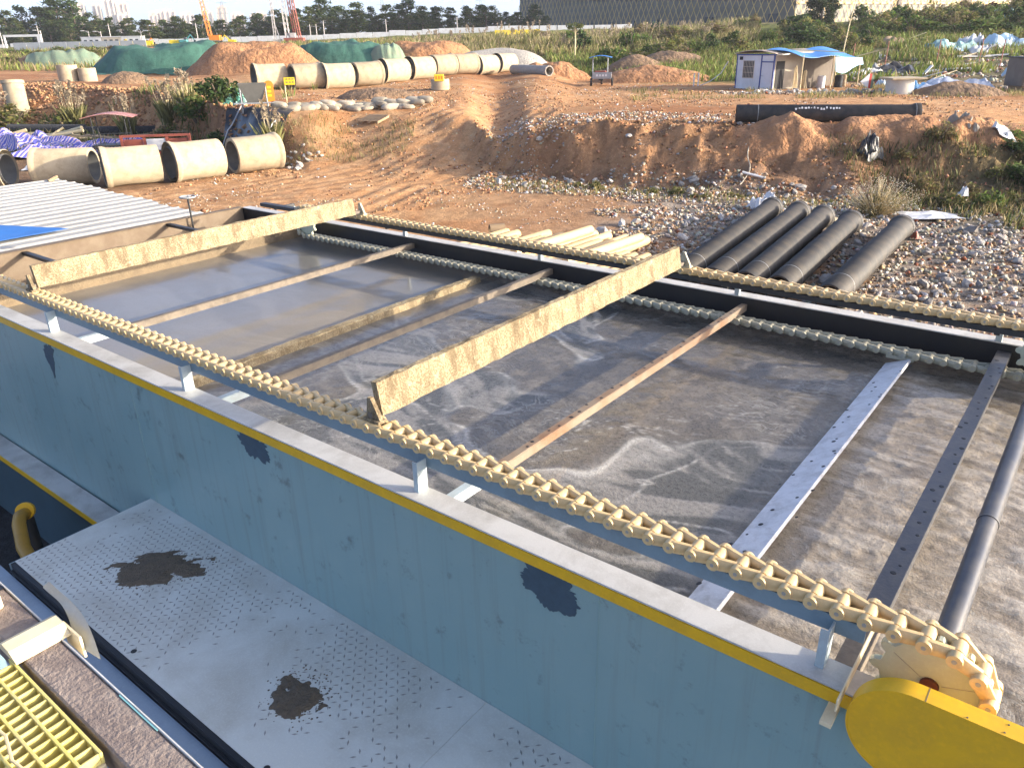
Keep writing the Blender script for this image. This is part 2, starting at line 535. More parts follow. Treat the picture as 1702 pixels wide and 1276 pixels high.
# ------------------------------------------------------------------ terrain
# radial profiles of the site: slope (x/y), then (distance, height) of bank toe, bank top, plateau end, rise, far road
TC=[
 (-0.808, [(71.3, 0.0), (90.6, 2.9), (125.0, 3.63), (150.0, 4.98), (215.0, 7.15)]),
 (-0.625, [(66.0, 0.0), (80.1, 2.9), (125.0, 3.53), (150.0, 4.96), (215.0, 6.98)]),
 (-0.545, [(61.9, 0.0), (75.5, 2.9), (125.0, 3.34), (150.0, 5.03), (215.0, 7.08)]),
 (-0.457, [(56.5, 0.0), (65.9, 2.8), (116.7, 3.0), (150.0, 4.98), (215.0, 7.15)]),
 (-0.385, [(50.5, 0.0), (55.5, 2.7), (108.6, 2.9), (150.0, 4.97), (215.0, 7.13)]),
 (-0.342, [(45.6, 0.0), (49.3, 2.5), (93.9, 2.9), (150.0, 5.14), (215.0, 7.24)]),
 (-0.298, [(41.6, 0.0), (46.6, 2.45), (91.4, 2.9), (150.0, 5.12), (215.0, 7.2)]),
 (-0.246, [(38.8, 0.0), (46.5, 2.4), (98.8, 2.9), (150.0, 5.17), (215.0, 7.28)]),
 (-0.186, [(38.2, 0.0), (50.0, 2.3), (106.9, 2.9), (150.0, 5.2), (215.0, 7.47)]),
 (-0.11, [(36.4, 0.0), (49.9, 2.3), (112.0, 3.5), (140.0, 5.24), (210.0, 7.69)]),
 (-0.056, [(37.5, 0.0), (46.5, 2.2), (112.0, 3.76), (135.0, 5.3), (205.0, 7.85)]),
 (-0.01, [(37.3, 0.0), (39.5, 1.22), (112.0, 3.82), (130.0, 5.39), (200.0, 7.89)]),
 (0.035, [(36.2, 0.0), (38.5, 1.86), (105.0, 3.72), (125.0, 5.38), (195.0, 7.81)]),
 (0.089, [(35.3, 0.0), (37.9, 2.2), (88.0, 2.2), (115.0, 4.4), (180.0, 7.72)]),
 (0.181, [(33.2, 0.0), (37.5, 2.2), (72.9, 2.2), (110.0, 4.28), (165.0, 7.51)]),
 (0.282, [(31.6, 0.0), (36.5, 2.2), (72.2, 2.1), (100.0, 4.24), (150.0, 7.67)]),
 (0.376, [(30.4, 0.0), (35.4, 2.2), (68.1, 2.1), (95.0, 4.16), (140.0, 7.68)]),
 (0.47, [(29.8, 0.0), (35.2, 2.2), (66.0, 2.1), (92.0, 4.36), (130.0, 8.34)]),
 (0.571, [(29.4, 0.0), (34.0, 2.04), (60.3, 2.1), (90.0, 4.23), (125.0, 8.67)]),
 (0.665, [(29.2, 0.0), (33.0, 1.69), (55.6, 2.1), (88.0, 4.24), (122.0, 9.03)]),
 (0.86, [(28.6, 0.0), (33.0, 1.47), (52.8, 2.1), (88.0, 4.11), (122.0, 9.01)]),
]
_S = np.array([c[0] for c in TC])
_V = np.array([[p[0] for p in c[1]] for c in TC])
_Z = np.array([[p[1] for p in c[1]] for c in TC])
ROADS = [[(-14.9, 32.5), (-12.1, 35.4), (-9.6, 38.9), (-6.1, 41.9), (-2.7, 45), (0.4, 53.4), (4.7, 57.3), (10.8, 55.8), (16.5, 48.8), (23.4, 42.5), (40, 36)],
         [(-10.7, 32.7), (-6.9, 36.8), (-3.8, 41.3), (-1.4, 45.5), (1.4, 50.5), (6.5, 54.6), (13.7, 50.2), (20.7, 42.3), (36, 34)],
         [(-6.8, 30.9), (-4.7, 37.9), (-2.6, 42.3), (-1.5, 48.8), (-2.2, 56.6), (-6.1, 59.6), (-9.9, 58.2)],
         [(-22, 30), (-14.9, 31.5), (-9, 33.5), (-4, 36.5), (-1.5, 41), (0, 47)],
         [(2.6, 60.5), (7.4, 62.8), (14.5, 55.1), (24, 47), (40, 41)]]


def prof(u, v):
    u = np.asarray(u, float); v = np.asarray(v, float)
    s = np.clip(u / np.maximum(v, .5), _S[0], _S[-1])
    i = np.clip(np.searchsorted(_S, s) - 1, 0, len(_S) - 2)
    t = (s - _S[i]) / (_S[i + 1] - _S[i]); t = t * t * (3 - 2 * t)
    K = [_V[i, k] * (1 - t) + _V[i + 1, k] * t for k in range(5)]
    Z = [_Z[i, k] * (1 - t) + _Z[i + 1, k] * t for k in range(5)]
    return s, K, Z


def road_d(u, v):
    """distance to the nearest wheel-track line, signed side"""
    best = np.full(np.shape(u), 1e9)
    for rd in ROADS:
        for (ax, ay), (bx, by) in zip(rd[:-1], rd[1:]):
            dx, dy = bx - ax, by - ay; L2 = dx * dx + dy * dy
            t = np.clip(((u - ax) * dx + (v - ay) * dy) / L2, 0, 1)
            d = np.hypot(u - ax - t * dx, v - ay - t * dy)
            best = np.minimum(best, d)
    return best


def tz(u, v, full=True):
    u = np.asarray(u, float); v = np.asarray(v, float)
    s, K, Z = prof(u, v)
    wob = (fbm(u * .22, v * .22, 3, 5) - .5) * 2.2
    z = np.zeros_like(u + v)
    for k in range(4):
        w = wob if k == 0 else 0.0
        a = np.clip((v + w - K[k]) / (K[k + 1] - K[k]), 0, 1)
        if k == 0: a = a * a * (3 - 2 * a)
        z = z + (Z[k + 1] - Z[k]) * a
    if full:
        bank = np.exp(-((v - (K[0] + K[1]) / 2) / ((K[1] - K[0]) * .6 + .8)) ** 2) * np.clip((7.5 - (K[1] - K[0])) / 3, .06, 1)
        rug = fbm(u * .9, v * .9, 4, 31) - .5
        ridg = np.abs(fbm(u * .35 + v * .1, v * .35, 3, 41) - .5)
        rug2 = fbm(u * 2.6, v * 2.6, 4, 33) - .5
        z = z + bank * (rug * .8 + ridg * 1.2 - .12 + rug2 * .4)
        far = np.clip((v - 70) / 60, 0, 1)
        z = z + (fbm(u * .12, v * .12, 4, 8) - .5) * (.12 + .7 * far) + (fbm(u * 1.3, v * 1.3, 3, 3) - .5) * .09
        d = road_d(u, v)
        on = np.clip(1 - (d - 2.6) / 1.0, 0, 1) * np.clip((90 - v) / 10, 0, 1)
        z = z - on * .028 * np.cos(d * 2 * math.pi / .95) * (0.4 + fbm(u * .5, v * .5, 2, 77))
        z = z + np.clip(1 - np.abs(d - 3.0) / .5, 0, 1) * .08 * np.clip((90 - v) / 10, 0, 1) * vnoise(u * 1.5, v * 1.5, 9)
    # tank yard on the near side of the basin lies lower
    yl = u * 0.61829 + v * 0.78595
    z = np.where(yl < 5.2, -1.3, z)
    return z




sg = np.concatenate([np.linspace(-3.2, -.86, 26)[:-1], np.linspace(-.86, .86, 720), np.linspace(.86, 3.2, 26)[1:]])
vg = np.concatenate([np.linspace(1.2, 11.5, 36)[:-1], np.geomspace(11.5, 62, 300)[:-1], np.geomspace(62, 260, 150)[:-1], np.geomspace(260, 6000, 30)])
SS, VV = np.meshgrid(sg, vg)
UU = SS * VV
u = UU.ravel(); v = VV.ravel()
zt = tz(u, v)
s_, K_, Z_ = prof(u, v)
n1 = fbm(u * .12, v * .12, 4, 61); n2 = fbm(u * .6, v * .6, 4, 62); n3 = fbm(u * 2.2, v * 2.2, 3, 63)


def sm(a, b, x): 
    t = np.clip((x - a) / (b - a), 0, 1); return t * t * (3 - 2 * t)


def lerp(c, d, f): return c * (1 - f[:, None]) + np.asarray(d)[None] * f[:, None]


C = np.tile(np.array([.48, .24, .105]), (len(u), 1))                    # orange clay
C = lerp(C, (.55, .33, .165), sm(.42, .62, n2) * .8)                     # drier sand
C = lerp(C, (.30, .13, .06), sm(.52, .72, n1) * .6)                     # damp clay
near = 1 - sm(0, 3, v - K_[0])
C = lerp(C, (.42, .25, .135), near * sm(-.12, .05, s_) * .75)
grav = near * sm(.02, .2, s_ + (n1 - .5) * .25) * sm(.3, .5, n2 * .6 + n3 * .4)
C = lerp(C, (.33, .29, .24), grav * .85)
trench = near * (1 - sm(-.36, -.26, s_ + (n1 - .5) * .1))
C = lerp(C, (.17, .115, .07), trench * .8)
bankm = np.exp(-((v - (K_[0] + K_[1]) / 2) / ((K_[1] - K_[0]) * .55 + .3)) ** 2) * np.clip((7.5 - (K_[1] - K_[0])) / 3, 0, 1)
C = lerp(C, (.34, .18, .09), bankm * .8)
C = lerp(C, (.50, .27, .13), bankm * sm(.52, .62, n2) * .8)
C = lerp(C, (.14, .09, .06), bankm * sm(.54, .68, n3) * .45)
C = lerp(C, (.13, .10, .075), bankm * sm(.5, .68, n1) * .8 * sm(-.02, .02, -np.abs(s_ - .02) + .1))
weed = sm(.5, .6, s_) * (1 - sm(3, 6, v - K_[1])) * sm(-6, -2, v - K_[0])
C = lerp(C, (.12, .11, .05), weed * .75)
rd = road_d(u, v)
onr = np.clip(1 - (rd - 2.8) / 1.2, 0, 1) * (v < 95)
C = lerp(C, (.60, .33, .155), onr * .65)
C = lerp(C, (.36, .19, .10), onr * sm(.2, .9, np.cos(rd * 2 * math.pi / .95)) * .65 * sm(.35, .6, n2))
C = lerp(C, (.62, .40, .22), onr * sm(.5, .68, n3) * .5)
grass = sm(-4, 5, v - K_[2] + (n2 - .5) * 12) * np.where(s_ < -.03, sm(10, 24, v - K_[2] + (n1 - .5) * 14), 1.0)
gc = lerp(np.tile(np.array([.20, .21, .055]), (len(u), 1)), (.28, .23, .11), sm(.45, .65, n1))
gc = lerp(gc, (.08, .10, .03), sm(.5, .7, n2))
C = C * (1 - grass[:, None]) + gc * grass[:, None]
dump = sm(.36, .46, s_ + (n1 - .5) * .1) * sm(-4, 2, v - K_[2]) * (1 - sm(12, 22, v - K_[2]))
C = lerp(C, (.26, .20, .13), dump * .65)
C = lerp(C, (.16, .18, .12), sm(230, 300, v))
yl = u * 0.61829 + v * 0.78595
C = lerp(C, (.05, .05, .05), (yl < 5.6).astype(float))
W = len(sg); Hn = len(vg)
ii = np.arange(W - 1)[None, :] + (np.arange(Hn - 1) * W)[:, None]
F = np.stack([ii, ii + 1, ii + W + 1, ii + W], -1).reshape(-1, 4)
import bisect
_sg = [float(x) for x in sg]; _vg = [float(x) for x in vg]; _zg = zt.reshape(Hn, W).tolist()


def gz(u, v):
    """height of the ground as built"""
    v = min(max(v, _vg[0]), _vg[-2]); s = min(max(u / v, _sg[0]), _sg[-2])
    i = max(0, min(W - 2, bisect.bisect_right(_sg, s) - 1)); j = max(0, min(Hn - 2, bisect.bisect_right(_vg, v) - 1))
    a = (s - _sg[i]) / (_sg[i + 1] - _sg[i]); c = (v - _vg[j]) / (_vg[j + 1] - _vg[j])
    return (_zg[j][i] * (1 - a) + _zg[j][i + 1] * a) * (1 - c) + (_zg[j + 1][i] * (1 - a) + _zg[j + 1][i + 1] * a) * c


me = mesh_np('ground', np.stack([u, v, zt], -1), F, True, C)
m, t, b = nm('site_soil')
a = t.nodes.new('ShaderNodeAttribute'); a.attribute_name = 'Col'
co = coords(t, 'Object')
na = noise(t, co, 1.4, 7, .7, .3); nb = noise(t, co, 9.0, 5, .7); nc = noise(t, co, 30.0, 3, .7)
c = mix(t, a.outputs['Color'], mix(t, a.outputs['Color'], (.50, .46, .42), 1.0, 'MULTIPLY'), math_n(t, 'MULTIPLY', ramp(t, na, [(.42, 0.0), (.66, 1.0)]), .65))
c = mix(t, c, mix(t, a.outputs['Color'], (1.45, 1.5, 1.6), 1.0, 'MULTIPLY'), math_n(t, 'MULTIPLY', ramp(t, nb, [(.52, 0.0), (.68, 1.0)]), .6))
c = mix(t, c, mix(t, a.outputs['Color'], (.35, .33, .3), 1.0, 'MULTIPLY'), math_n(t, 'MULTIPLY', ramp(t, nc, [(.56, 0.0), (.7, 1.0)]), .5))
t.links.new(c, b.inputs['Base Color'])
b.inputs['Roughness'].default_value = .95; b.inputs['Specular IOR Level'].default_value = .15
bump(t, b, math_n(t, 'ADD', math_n(t, 'ADD', na, math_n(t, 'MULTIPLY', nb, .5)), math_n(t, 'MULTIPLY', nc, .2)), .9, .16)
MT['soil'] = m
tag(link('ground', me, m), kind='structure')
# the yard goes on behind the viewer
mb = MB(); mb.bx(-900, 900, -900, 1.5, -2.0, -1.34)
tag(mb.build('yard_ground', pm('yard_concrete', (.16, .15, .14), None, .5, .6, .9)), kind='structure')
# ------------------------------------------------------------------ settling tank (tank frame: x along the basin, y across, z up)
# painted plate with runs and grime
m, t, b = nm('blue_tank_paint')
co = coords(t, 'Object')
st = noise(t, coords(t, 'Object', (5, 5, .22)), 2.2, 6, .6)
bl = noise(t, co, .7, 6, .6)
c = mix(t, (.22, .34, .335), (.26, .37, .355), ramp(t, bl, [(.35, 0.0), (.65, 1.0)]))
c = mix(t, c, (.21, .27, .25), math_n(t, 'MULTIPLY', ramp(t, st, [(.52, 0.0), (.72, 1.0)]), .65))
c = mix(t, c, (.35, .42, .41), math_n(t, 'MULTIPLY', ramp(t, noise(t, co, 1.7, 5, .7), [(.6, 0.0), (.8, 1.0)]), .5))
sep = t.nodes.new('ShaderNodeSeparateXYZ'); t.links.new(co, sep.inputs[0])
c = mix(t, c, (.075, .075, .06), math_n(t, 'MULTIPLY', ramp(t, noise(t, co, 3.0, 8, .75), [(.57, 0.0), (.68, 1.0)]), .55))
t.links.new(c, b.inputs['Base Color'])
t.links.new(ramp(t, bl, [(.3, .32), (.7, .5)]), b.inputs['Roughness'])
bump(t, b, bl, .25, .03)
MT['blue'] = m
MT['bare'] = pm('bare_dark_patch', (.05, .085, .115), (.035, .05, .065), .6, 12, .5)
MT['plate'] = pm('grey_checker_plate', (.64, .655, .60), (.42, .40, .33), .9, 1.1, .5, .0, .08, .003, 50)
MT['mud'] = pm('dried_mud', (.14, .11, .075), (.07, .06, .045), .8, 14, .9, 0, .9, .02, 60)
MT['sludge'] = None
m, t, b = nm('sludge_caked_board')
co = coords(t, 'Object')
k1 = noise(t, co, 55.0, 6, .75); k2 = noise(t, coords(t, 'Object', (1, 1, .35)), 5.0, 7, .7)
c = mix(t, (.24, .175, .10), (.50, .41, .26), ramp(t, k1, [(.42, 0.0), (.58, 1.0)]))
c = mix(t, c, (.15, .11, .065), math_n(t, 'MULTIPLY', ramp(t, k2, [(.46, 0.0), (.62, 1.0)]), .75))
c = mix(t, c, (.58, .52, .36), math_n(t, 'MULTIPLY', ramp(t, noise(t, co, 9.0, 8, .75), [(.56, 0.0), (.66, 1.0)]), .75))
t.links.new(c, b.inputs['Base Color']); b.inputs['Roughness'].default_value = .95; b.inputs['Specular IOR Level'].default_value = .1
bump(t, b, k1, .9, .03)
MT['sludge'] = m

X0, X1 = -16.0, 6.0
tank = thing('settling_tank', 'long blue steel settling tank with yellow edge stripe and open top', 'tank', (-5, 3.7, -1.3), tank=True)
for a_, b_ in ((X0, -8.62), (-8.616, -2.2), (-2.196, X1)):
    MB().bx(a_, b_, 3.722, 3.79, -1.3, 2.384).build('wall_panel', MT['blue'], tank)
for wx_ in (-8.618, -2.198): MB().cyl((wx_, 3.7215, .6), (wx_, 3.7215, 2.288), .006, .006, 6).build('weld_seam', MT['blue'], tank)
fl = MB().cbx(X0, X1, 3.70, 3.92, 2.386, 2.402, .003).build('top_flange', MT['galv'], tank)
MB().bx(X0, X1, 3.694, 3.716, 2.292, 2.384).build('yellow_edge_stripe', MT['yellow'], tank)
# far wall
MB().bx(X0, X1, 10.36, 10.42, -1.3, 2.384).build('far_wall', MT['black'], tank)
MB().cbx(X0, X1, 10.345, 10.56, 2.386, 2.402, .003).build('far_flange', MT['galv'], tank)
# end of the basin: scum trough
MT['endwall'] = pm('brown_end_plate', (.155, .11, .07), (.24, .19, .13), .7, 3, .75, 0, .3, .01, 20)
MB().bx(X0 - .06, X0, 3.80, 10.36, -1.3, 2.40).build('end_wall', MT['endwall'], tank)
MB().cbx(X0 - .12, X0 + .05, 3.921, 10.344, 2.402, 2.412, .003).build('end_flange', MT['endwall'], tank)
MB().bx(-13.98, -13.92, 3.80, 10.36, 1.2, 2.20).build('weir_wall', pm('brown_weir', (.22, .165, .10), (.12, .09, .06), .8, 6, .9, 0, .8, .02, 30), tank)
MB().bx(X0, -13.98, 3.80, 10.36, 1.5, 1.55).build('trough_floor', MT['beam'], tank)
MB().bar((X0, 8.5, 2.34), (-13.95, 8.5, 2.34), .09, .06).build('trough_brace', MT['dkrail'], tank)
MB().bar((X0, 5.6, 2.34), (-13.95, 5.6, 2.34), .09, .06).build('trough_brace', MT['dkrail'], tank)
PX = (-14.1, -10.72, -7.5, -4.0, -.72)
for px in PX:
    mb = MB(); mb.bx(px - .006, px + .006, 3.80, 3.911, 2.402, 2.68); mb.bx(px - .045, px - .0065, 3.80, 3.81, 2.402, 2.68)
    mb.build('post', MT['post'], tank)
    mb = MB(); mb.cbx(px - .035, px + .035, 10.35, 10.41, 2.402, 2.619, .004); mb.build('post', MT['post'], tank)
mb = MB(); mb.bx(-14.6, -.55, 3.912, 3.922, 2.60, 2.715); mb.bx(-14.6, -.55, 3.9222, 4.05, 2.705, 2.7155)
mb.build('chain_rail', MT['rail'], tank)
mb = MB(); mb.bx(-14.6, 1.2, 9.89, 9.902, 2.645, 2.715); mb.bx(-14.6, 1.2, 9.9022, 10.03, 2.705, 2.7155)
for px in PX: mb.bx(px - .03, px + .03, 9.903, 10.39, 2.62, 2.68)
mb.build('chain_rail', MT['dkrail'], tank)
# patches where paint has come off under the flange
for cx, cz, w, h, sd_ in ((-10.75, 2.02, .55, .55, 1), (-6.2, 2.17, .52, .32, 2), (-2.62, 2.15, .58, .38, 3)):
    rr = random.Random(sd_); poly = []
    for k in range(130):
        a = 2 * math.pi * k / 130
        q_ = .45 + .95 * float(fbm(math.cos(a) * 2.4 + sd_ * 5.0, math.sin(a) * 2.4 + 3.0, 4, 40 + sd_)) + .30 * (float(fbm(math.cos(a) * 14.0, math.sin(a) * 14.0, 3, sd_)) - .5)
        x = cx + w * .5 * math.cos(a) * q_
        z = cz + h * .5 * math.sin(a) * q_
        if sd_ == 1: x = cx + (x - cx) * max(.16, min(1, (z - cz + h * .5) / h)) - .06 * (2.25 - z)
        poly.append((x, min(z, 2.289)))
    MB().prism(poly, 3.718, 3.7215, 'y').build('bare_patch', MT['bare'], tank)
# lower wall beside the pit
MB().bx(X0, -8.9, 3.40, 3.70, -.02, 0.0).build('lower_flange', MT['galv'], tank)
MB().bx(X0, -8.9, 3.39, 3.399, -.09, 0.0).build('lower_yellow_stripe', MT['yellow'], tank)
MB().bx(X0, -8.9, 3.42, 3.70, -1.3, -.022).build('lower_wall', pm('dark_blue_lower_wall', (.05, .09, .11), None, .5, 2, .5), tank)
# cross ties
def holes(x, y0, y1, n, z, par, seed, w=.03, sl=0.0, ref=None):
    rr = random.Random(seed); mb = MB()
    for k in range(n):
        y = y0 + (y1 - y0) * (k + rr.uniform(.1, .9)) / n; r = rr.uniform(.012, .024)
        xx = x + rr.uniform(-w, w) * .5
        zz = z if ref is None else ref[1] + (xx - ref[0]) * math.tan(sl) + .0004
        ax = Vector((-math.sin(sl), 0, math.cos(sl))) * .003; c0_ = Vector((xx, y, zz))
        mb.cyl(c0_, c0_ + ax, r, r * .8, 9)
    o = mb.build('mud_spots', MT['black'], par); o['kind'] = 'stuff'
for px, mt, w in ((-10.5, 'beam', .085), (-7.26, 'beam', .085), (-3.87, 'rust', .085), (-.63, 'darkbeam', .15)):
    mb = MB(); mb.cbx(px - w / 2, px + w / 2, 4.62, 10.355, 2.285, 2.297, .003); mb.bx(px + w / 2 - .010, px + w / 2, 4.62, 10.355, 2.20, 2.2845)
    o = mb.build('cross_tie', MT[mt], tank)
    mb = MB(); mb.cbx(px - w / 2, px + w / 2, 3.795, 4.618, 2.285, 2.297, .003); mb.bx(px + w / 2 - .010, px + w / 2, 3.795, 4.618, 2.20, 2.2845)
    mb.build('tie_end', MT['post'] if px < -1 else MT['beam'], tank)
    if px in (-3.87, -.63): holes(px, 5.0, 10.1, 26, 2.2975, tank, int(-px * 10), w * .7)
mb = MB(); mb.cbx(-.566, -.556, 3.52, 4.34, 2.405, 2.49, .002); mb.cbx(-.63, -.566, 3.52, 3.692, 2.27, 2.30, .002); mb.build('bearing_plate', MT['creamangle'], tank)

# water of the basin: scum mats, milky streams and ripples
xs_ = np.concatenate([np.linspace(-13.92, 1.0, 520), np.linspace(1.25, X1, 20)]); ys_ = np.linspace(3.79, 10.36, 215)
gx, gy = np.meshgrid(xs_, ys_); fx, fy = gx.ravel(), gy.ravel()
wx = fbm(fx * .32, fy * .32, 3, 101) - .5; wy = fbm(fx * .32 + 40, fy * .32, 3, 102) - .5
qx, qy = fx + 3.4 * wx, fy + 3.4 * wy
act = np.clip((fx + 9.2) / 2.2, 0, 1) * 1.0
brn = np.clip((fx + 2.0) / .5, 0, 1)
f1 = fbm(qx * .50 + 3.0, qy * .62, 3, 103)
mat_ = np.clip((f1 - .485) / .03, 0, 1)
rim = np.exp(-((f1 - .488) / .006) ** 2) + .8 * np.exp(-((f1 - .40) / .005) ** 2) + .35 * np.exp(-((f1 - .47) / .012) ** 2)
rim = rim * np.clip(fbm(fx * 2.3, fy * 2.3, 3, 107) * 2.6 - .7, 0, 1)
strk = fbm(qx * 1.1 + 6 * wy, qy * 5.5 + 6 * wx, 5, 104)
f2 = fbm(qx * 1.3 + 11, qy * 1.5, 4, 113)
rim = rim + .8 * np.exp(-((f2 - .5) / .006) ** 2) * np.clip(fbm(fx * 1.1, fy * 1.1, 2, 114) * 3 - 1.35, 0, 1)
lump = fbm(fx * 3.2, fy * 3.2, 4, 105); pit = fbm(fx * 7.5, fy * 7.5, 3, 106)
rip = fbm(fx * 4.0 + qy * 1.5, fy * 9.0 + 2.0 * wx, 4, 108); rip2 = fbm(fx * 14, fy * 16, 2, 109)
def L3(c, d, f): return c * (1 - f[:, None]) + np.asarray(d)[None] * f[:, None]
cs = np.tile(np.array([.128, .124, .108]), (len(fx), 1))
cs = L3(cs, (.31, .285, .245), np.clip((strk - .48) / .08, 0, 1) * .8)
cs = L3(cs, (.10, .095, .08), np.clip((.42 - strk) / .12, 0, 1) * .6)
cm = np.tile(np.array([.165, .145, .115]), (len(fx), 1))
cm = L3(cm, (.12, .105, .083), np.clip((lump - .47) / .12, 0, 1) * .75)
cm = L3(cm, (.26, .225, .175), np.clip((pit - .55) / .12, 0, 1) * .5)
cw = cs * (1 - mat_[:, None]) + cm * mat_[:, None]
cw = L3(cw, (.60, .57, .50), np.clip(rim, 0, 1) * .85)
calm = np.tile(np.array([.195, .175, .142]), (len(fx), 1))
calm = L3(calm, (.24, .215, .175), np.clip((fbm(qx * .6, qy * 2.4, 4, 110) - .45) / .2, 0, 1) * .8)
cr_ = np.tile(np.array([.30, .245, .175]), (len(fx), 1))
cr_ = L3(cr_, (.43, .37, .29), np.clip((rip - .45) / .15, 0, 1))
cr_ = L3(cr_, (.17, .135, .095), np.clip((fbm(qx * 1.2, qy * 1.2, 3, 112) - .56) / .06, 0, 1) * np.clip((lump - .4) / .1, 0, 1) * .6)
cw = calm * (1 - act[:, None]) + cw * act[:, None]
cw = cw * (1 - brn[:, None]) + cr_ * brn[:, None]
hw_ = act * (1 - brn) * (mat_ * (.006 + (lump - .5) * .022 + (pit - .5) * .010) + (1 - mat_) * ((strk - .5) * .014) + np.clip(rim, 0, 1) * .006)
hw_ = hw_ + brn * ((rip - .5) * .034 + (rip2 - .5) * .014) + (1 - act) * (fbm(fx * 3, fy * 3, 2, 115) - .5) * .006
wz = 1.985 + hw_
nx, ny = len(xs_) - 1, len(ys_) - 1
ii = np.arange(nx)[None, :] + (np.arange(ny) * (nx + 1))[:, None]
Fw = np.stack([ii, ii + 1, ii + nx + 2, ii + nx + 1], -1).reshape(-1, 4)
mew = mesh_np('water', np.stack([fx, fy, wz], -1), Fw, True, cw)
m, t, b = nm('scum_water')
co = coords(t, 'Object'); at_ = t.nodes.new('ShaderNodeAttribute'); at_.attribute_name = 'Col'
sep = t.nodes.new('ShaderNodeSeparateXYZ'); t.links.new(co, sep.inputs[0])
mr = t.nodes.new('ShaderNodeMapRange'); mr.inputs['From Min'].default_value = -9.2; mr.inputs['From Max'].default_value = -7.0; t.links.new(sep.outputs[0], mr.inputs['Value']); active = mr.outputs[0]
grain = noise(t, co, 24.0, 5, .7); g2 = noise(t, co, 70.0, 3, .6)
cc = mix(t, at_.outputs['Color'], mix(t, at_.outputs['Color'], (.55, .54, .52), 1.0, 'MULTIPLY'), math_n(t, 'MULTIPLY', ramp(t, grain, [(.48, 0.0), (.62, 1.0)]), math_n(t, 'ADD', .22, math_n(t, 'MULTIPLY', active, .42))))
cc = mix(t, cc, mix(t, at_.outputs['Color'], (1.5, 1.5, 1.5), 1.0, 'MULTIPLY'), math_n(t, 'MULTIPLY', ramp(t, g2, [(.55, 0.0), (.7, 1.0)]), .4))
wv_ = t.nodes.new('ShaderNodeVectorMath'); wv_.operation = 'MULTIPLY_ADD'
nw_ = t.nodes.new('ShaderNodeTexNoise'); nw_.inputs['Scale'].default_value = .9; nw_.inputs['Detail'].default_value = 3; t.links.new(co, nw_.inputs['Vector'])
t.links.new(nw_.outputs['Color'], wv_.inputs[0]); wv_.inputs[1].default_value = (1.6, 1.6, 0); t.links.new(co, wv_.inputs[2])
mp_ = t.nodes.new('ShaderNodeMapping'); mp_.inputs['Rotation'].default_value = (0, 0, .6); mp_.inputs['Scale'].default_value = (1.2, 3.6, 1); t.links.new(wv_.outputs[0], mp_.inputs[0])
fil = ramp(t, noise(t, mp_.outputs[0], 1.5, 7, .66), [(.475, 0.0), (.50, 1.0), (.525, 0.0)])
msk = math_n(t, 'MULTIPLY', math_n(t, 'MULTIPLY', ramp(t, noise(t, co, .7, 3, .5), [(.46, 0.0), (.60, 1.0)]), active), ramp(t, grain, [(.35, .25), (.6, 1.0)]))
cc = mix(t, cc, (.50, .47, .40), math_n(t, 'MULTIPLY', math_n(t, 'MULTIPLY', fil, msk), .6))
b.inputs['Coat Weight'].default_value = .5; b.inputs['Coat Roughness'].default_value = .10; b.inputs['Coat IOR'].default_value = 1.33
t.links.new(cc, b.inputs['Base Color'])
t.links.new(math_n(t, 'ADD', .30, math_n(t, 'MULTIPLY', active, -.08)), b.inputs['Roughness'])
b.inputs['IOR'].default_value = 1.33
b.inputs['Specular IOR Level'].default_value = .5
bn = bump(t, b, math_n(t, 'ADD', grain, math_n(t, 'MULTIPLY', g2, .35)), .5, .02)
t.links.new(math_n(t, 'ADD', .12, math_n(t, 'MULTIPLY', active, .45)), bn.inputs['Strength'])
tag(link('water', mew, m, None, (0, 0, 0), (0, 0, TROT)), kind='structure')

# scraper boards
def board(name, label, x, z0, z1, y0, y1, th, mat, lean=.0, seed=0, group=None):
    rr = random.Random(seed)
    o = thing(name, label, 'scraper', (x, y0, z0), tank=True, group=group)
    n = 60
    mb = MB(); vs = []
    for k in range(n + 1):
        y = y0 + (y1 - y0) * k / n
        e = [rr.uniform(-.006, .006) for _ in range(6)]
        vs += [(x - th / 2 + e[0], y, z0 + e[1]), (x + th / 2 + e[2], y, z0 + e[3]), (x + th / 2 + lean + e[4], y, z1 + e[5]), (x - th / 2 + lean, y, z1 + e[1])]
    fs = [(k * 4 + i, k * 4 + (i + 1) % 4, (k + 1) * 4 + (i + 1) % 4, (k + 1) * 4 + i) for k in range(n) for i in range(4)]
    fs += [(0, 1, 2, 3), (n * 4 + 3, n * 4 + 2, n * 4 + 1, n * 4)]
    mb.add(vs, fs).build('blade', mat, o)
    return o
for x, lb in ((-11.45, 'sludge-caked scraper board riding on the chains near the far end of the tank'), (-4.66, 'sludge-caked scraper board lying across both chains in the middle of the tank')):
    o = board('scraper_board', lb, x, 2.83, 3.13, 4.05, 9.80, .07, MT['sludge'], -.05, int(-x * 7))
    for y in (3.98, 9.98):
        mb = MB(); mb.cbx(x - .10, x + .10, y - .05, y + .05, 2.80, 2.83, .004); mb.prism([(x - .08, 2.83), (x + .09, 2.83), (x - .01, 3.02), (x - .05, 3.02)], y - .02, y + .02, 'y')
        mb.build('mounting_bracket', MT['chainwet'] if y > 9 else MT['sludge'], o)
    MB().bar((x - .02, 3.95, 2.86), (x - .02, 10.02, 2.86), .05, .05).build('carrier_bar', MT['beam'], o)
o = board('scraper_board', 'half-sunk muddy scraper board beside the calm grey water', -8.45, 1.93, 2.09, 4.15, 9.86, .13, MT['sludge'], -.02, 5)
o = thing('scraper_board', 'flat white scraper board with dark mud spots at the water surface', 'scraper', (-1.66, 4.1, 2.0), tank=True)
MB().obox((-1.665, 6.97, 2.075), (.29, 5.78, .035), Matrix.Rotation(-.40, 3, 'Y')).build('blade', MT['whitebeam'], o)
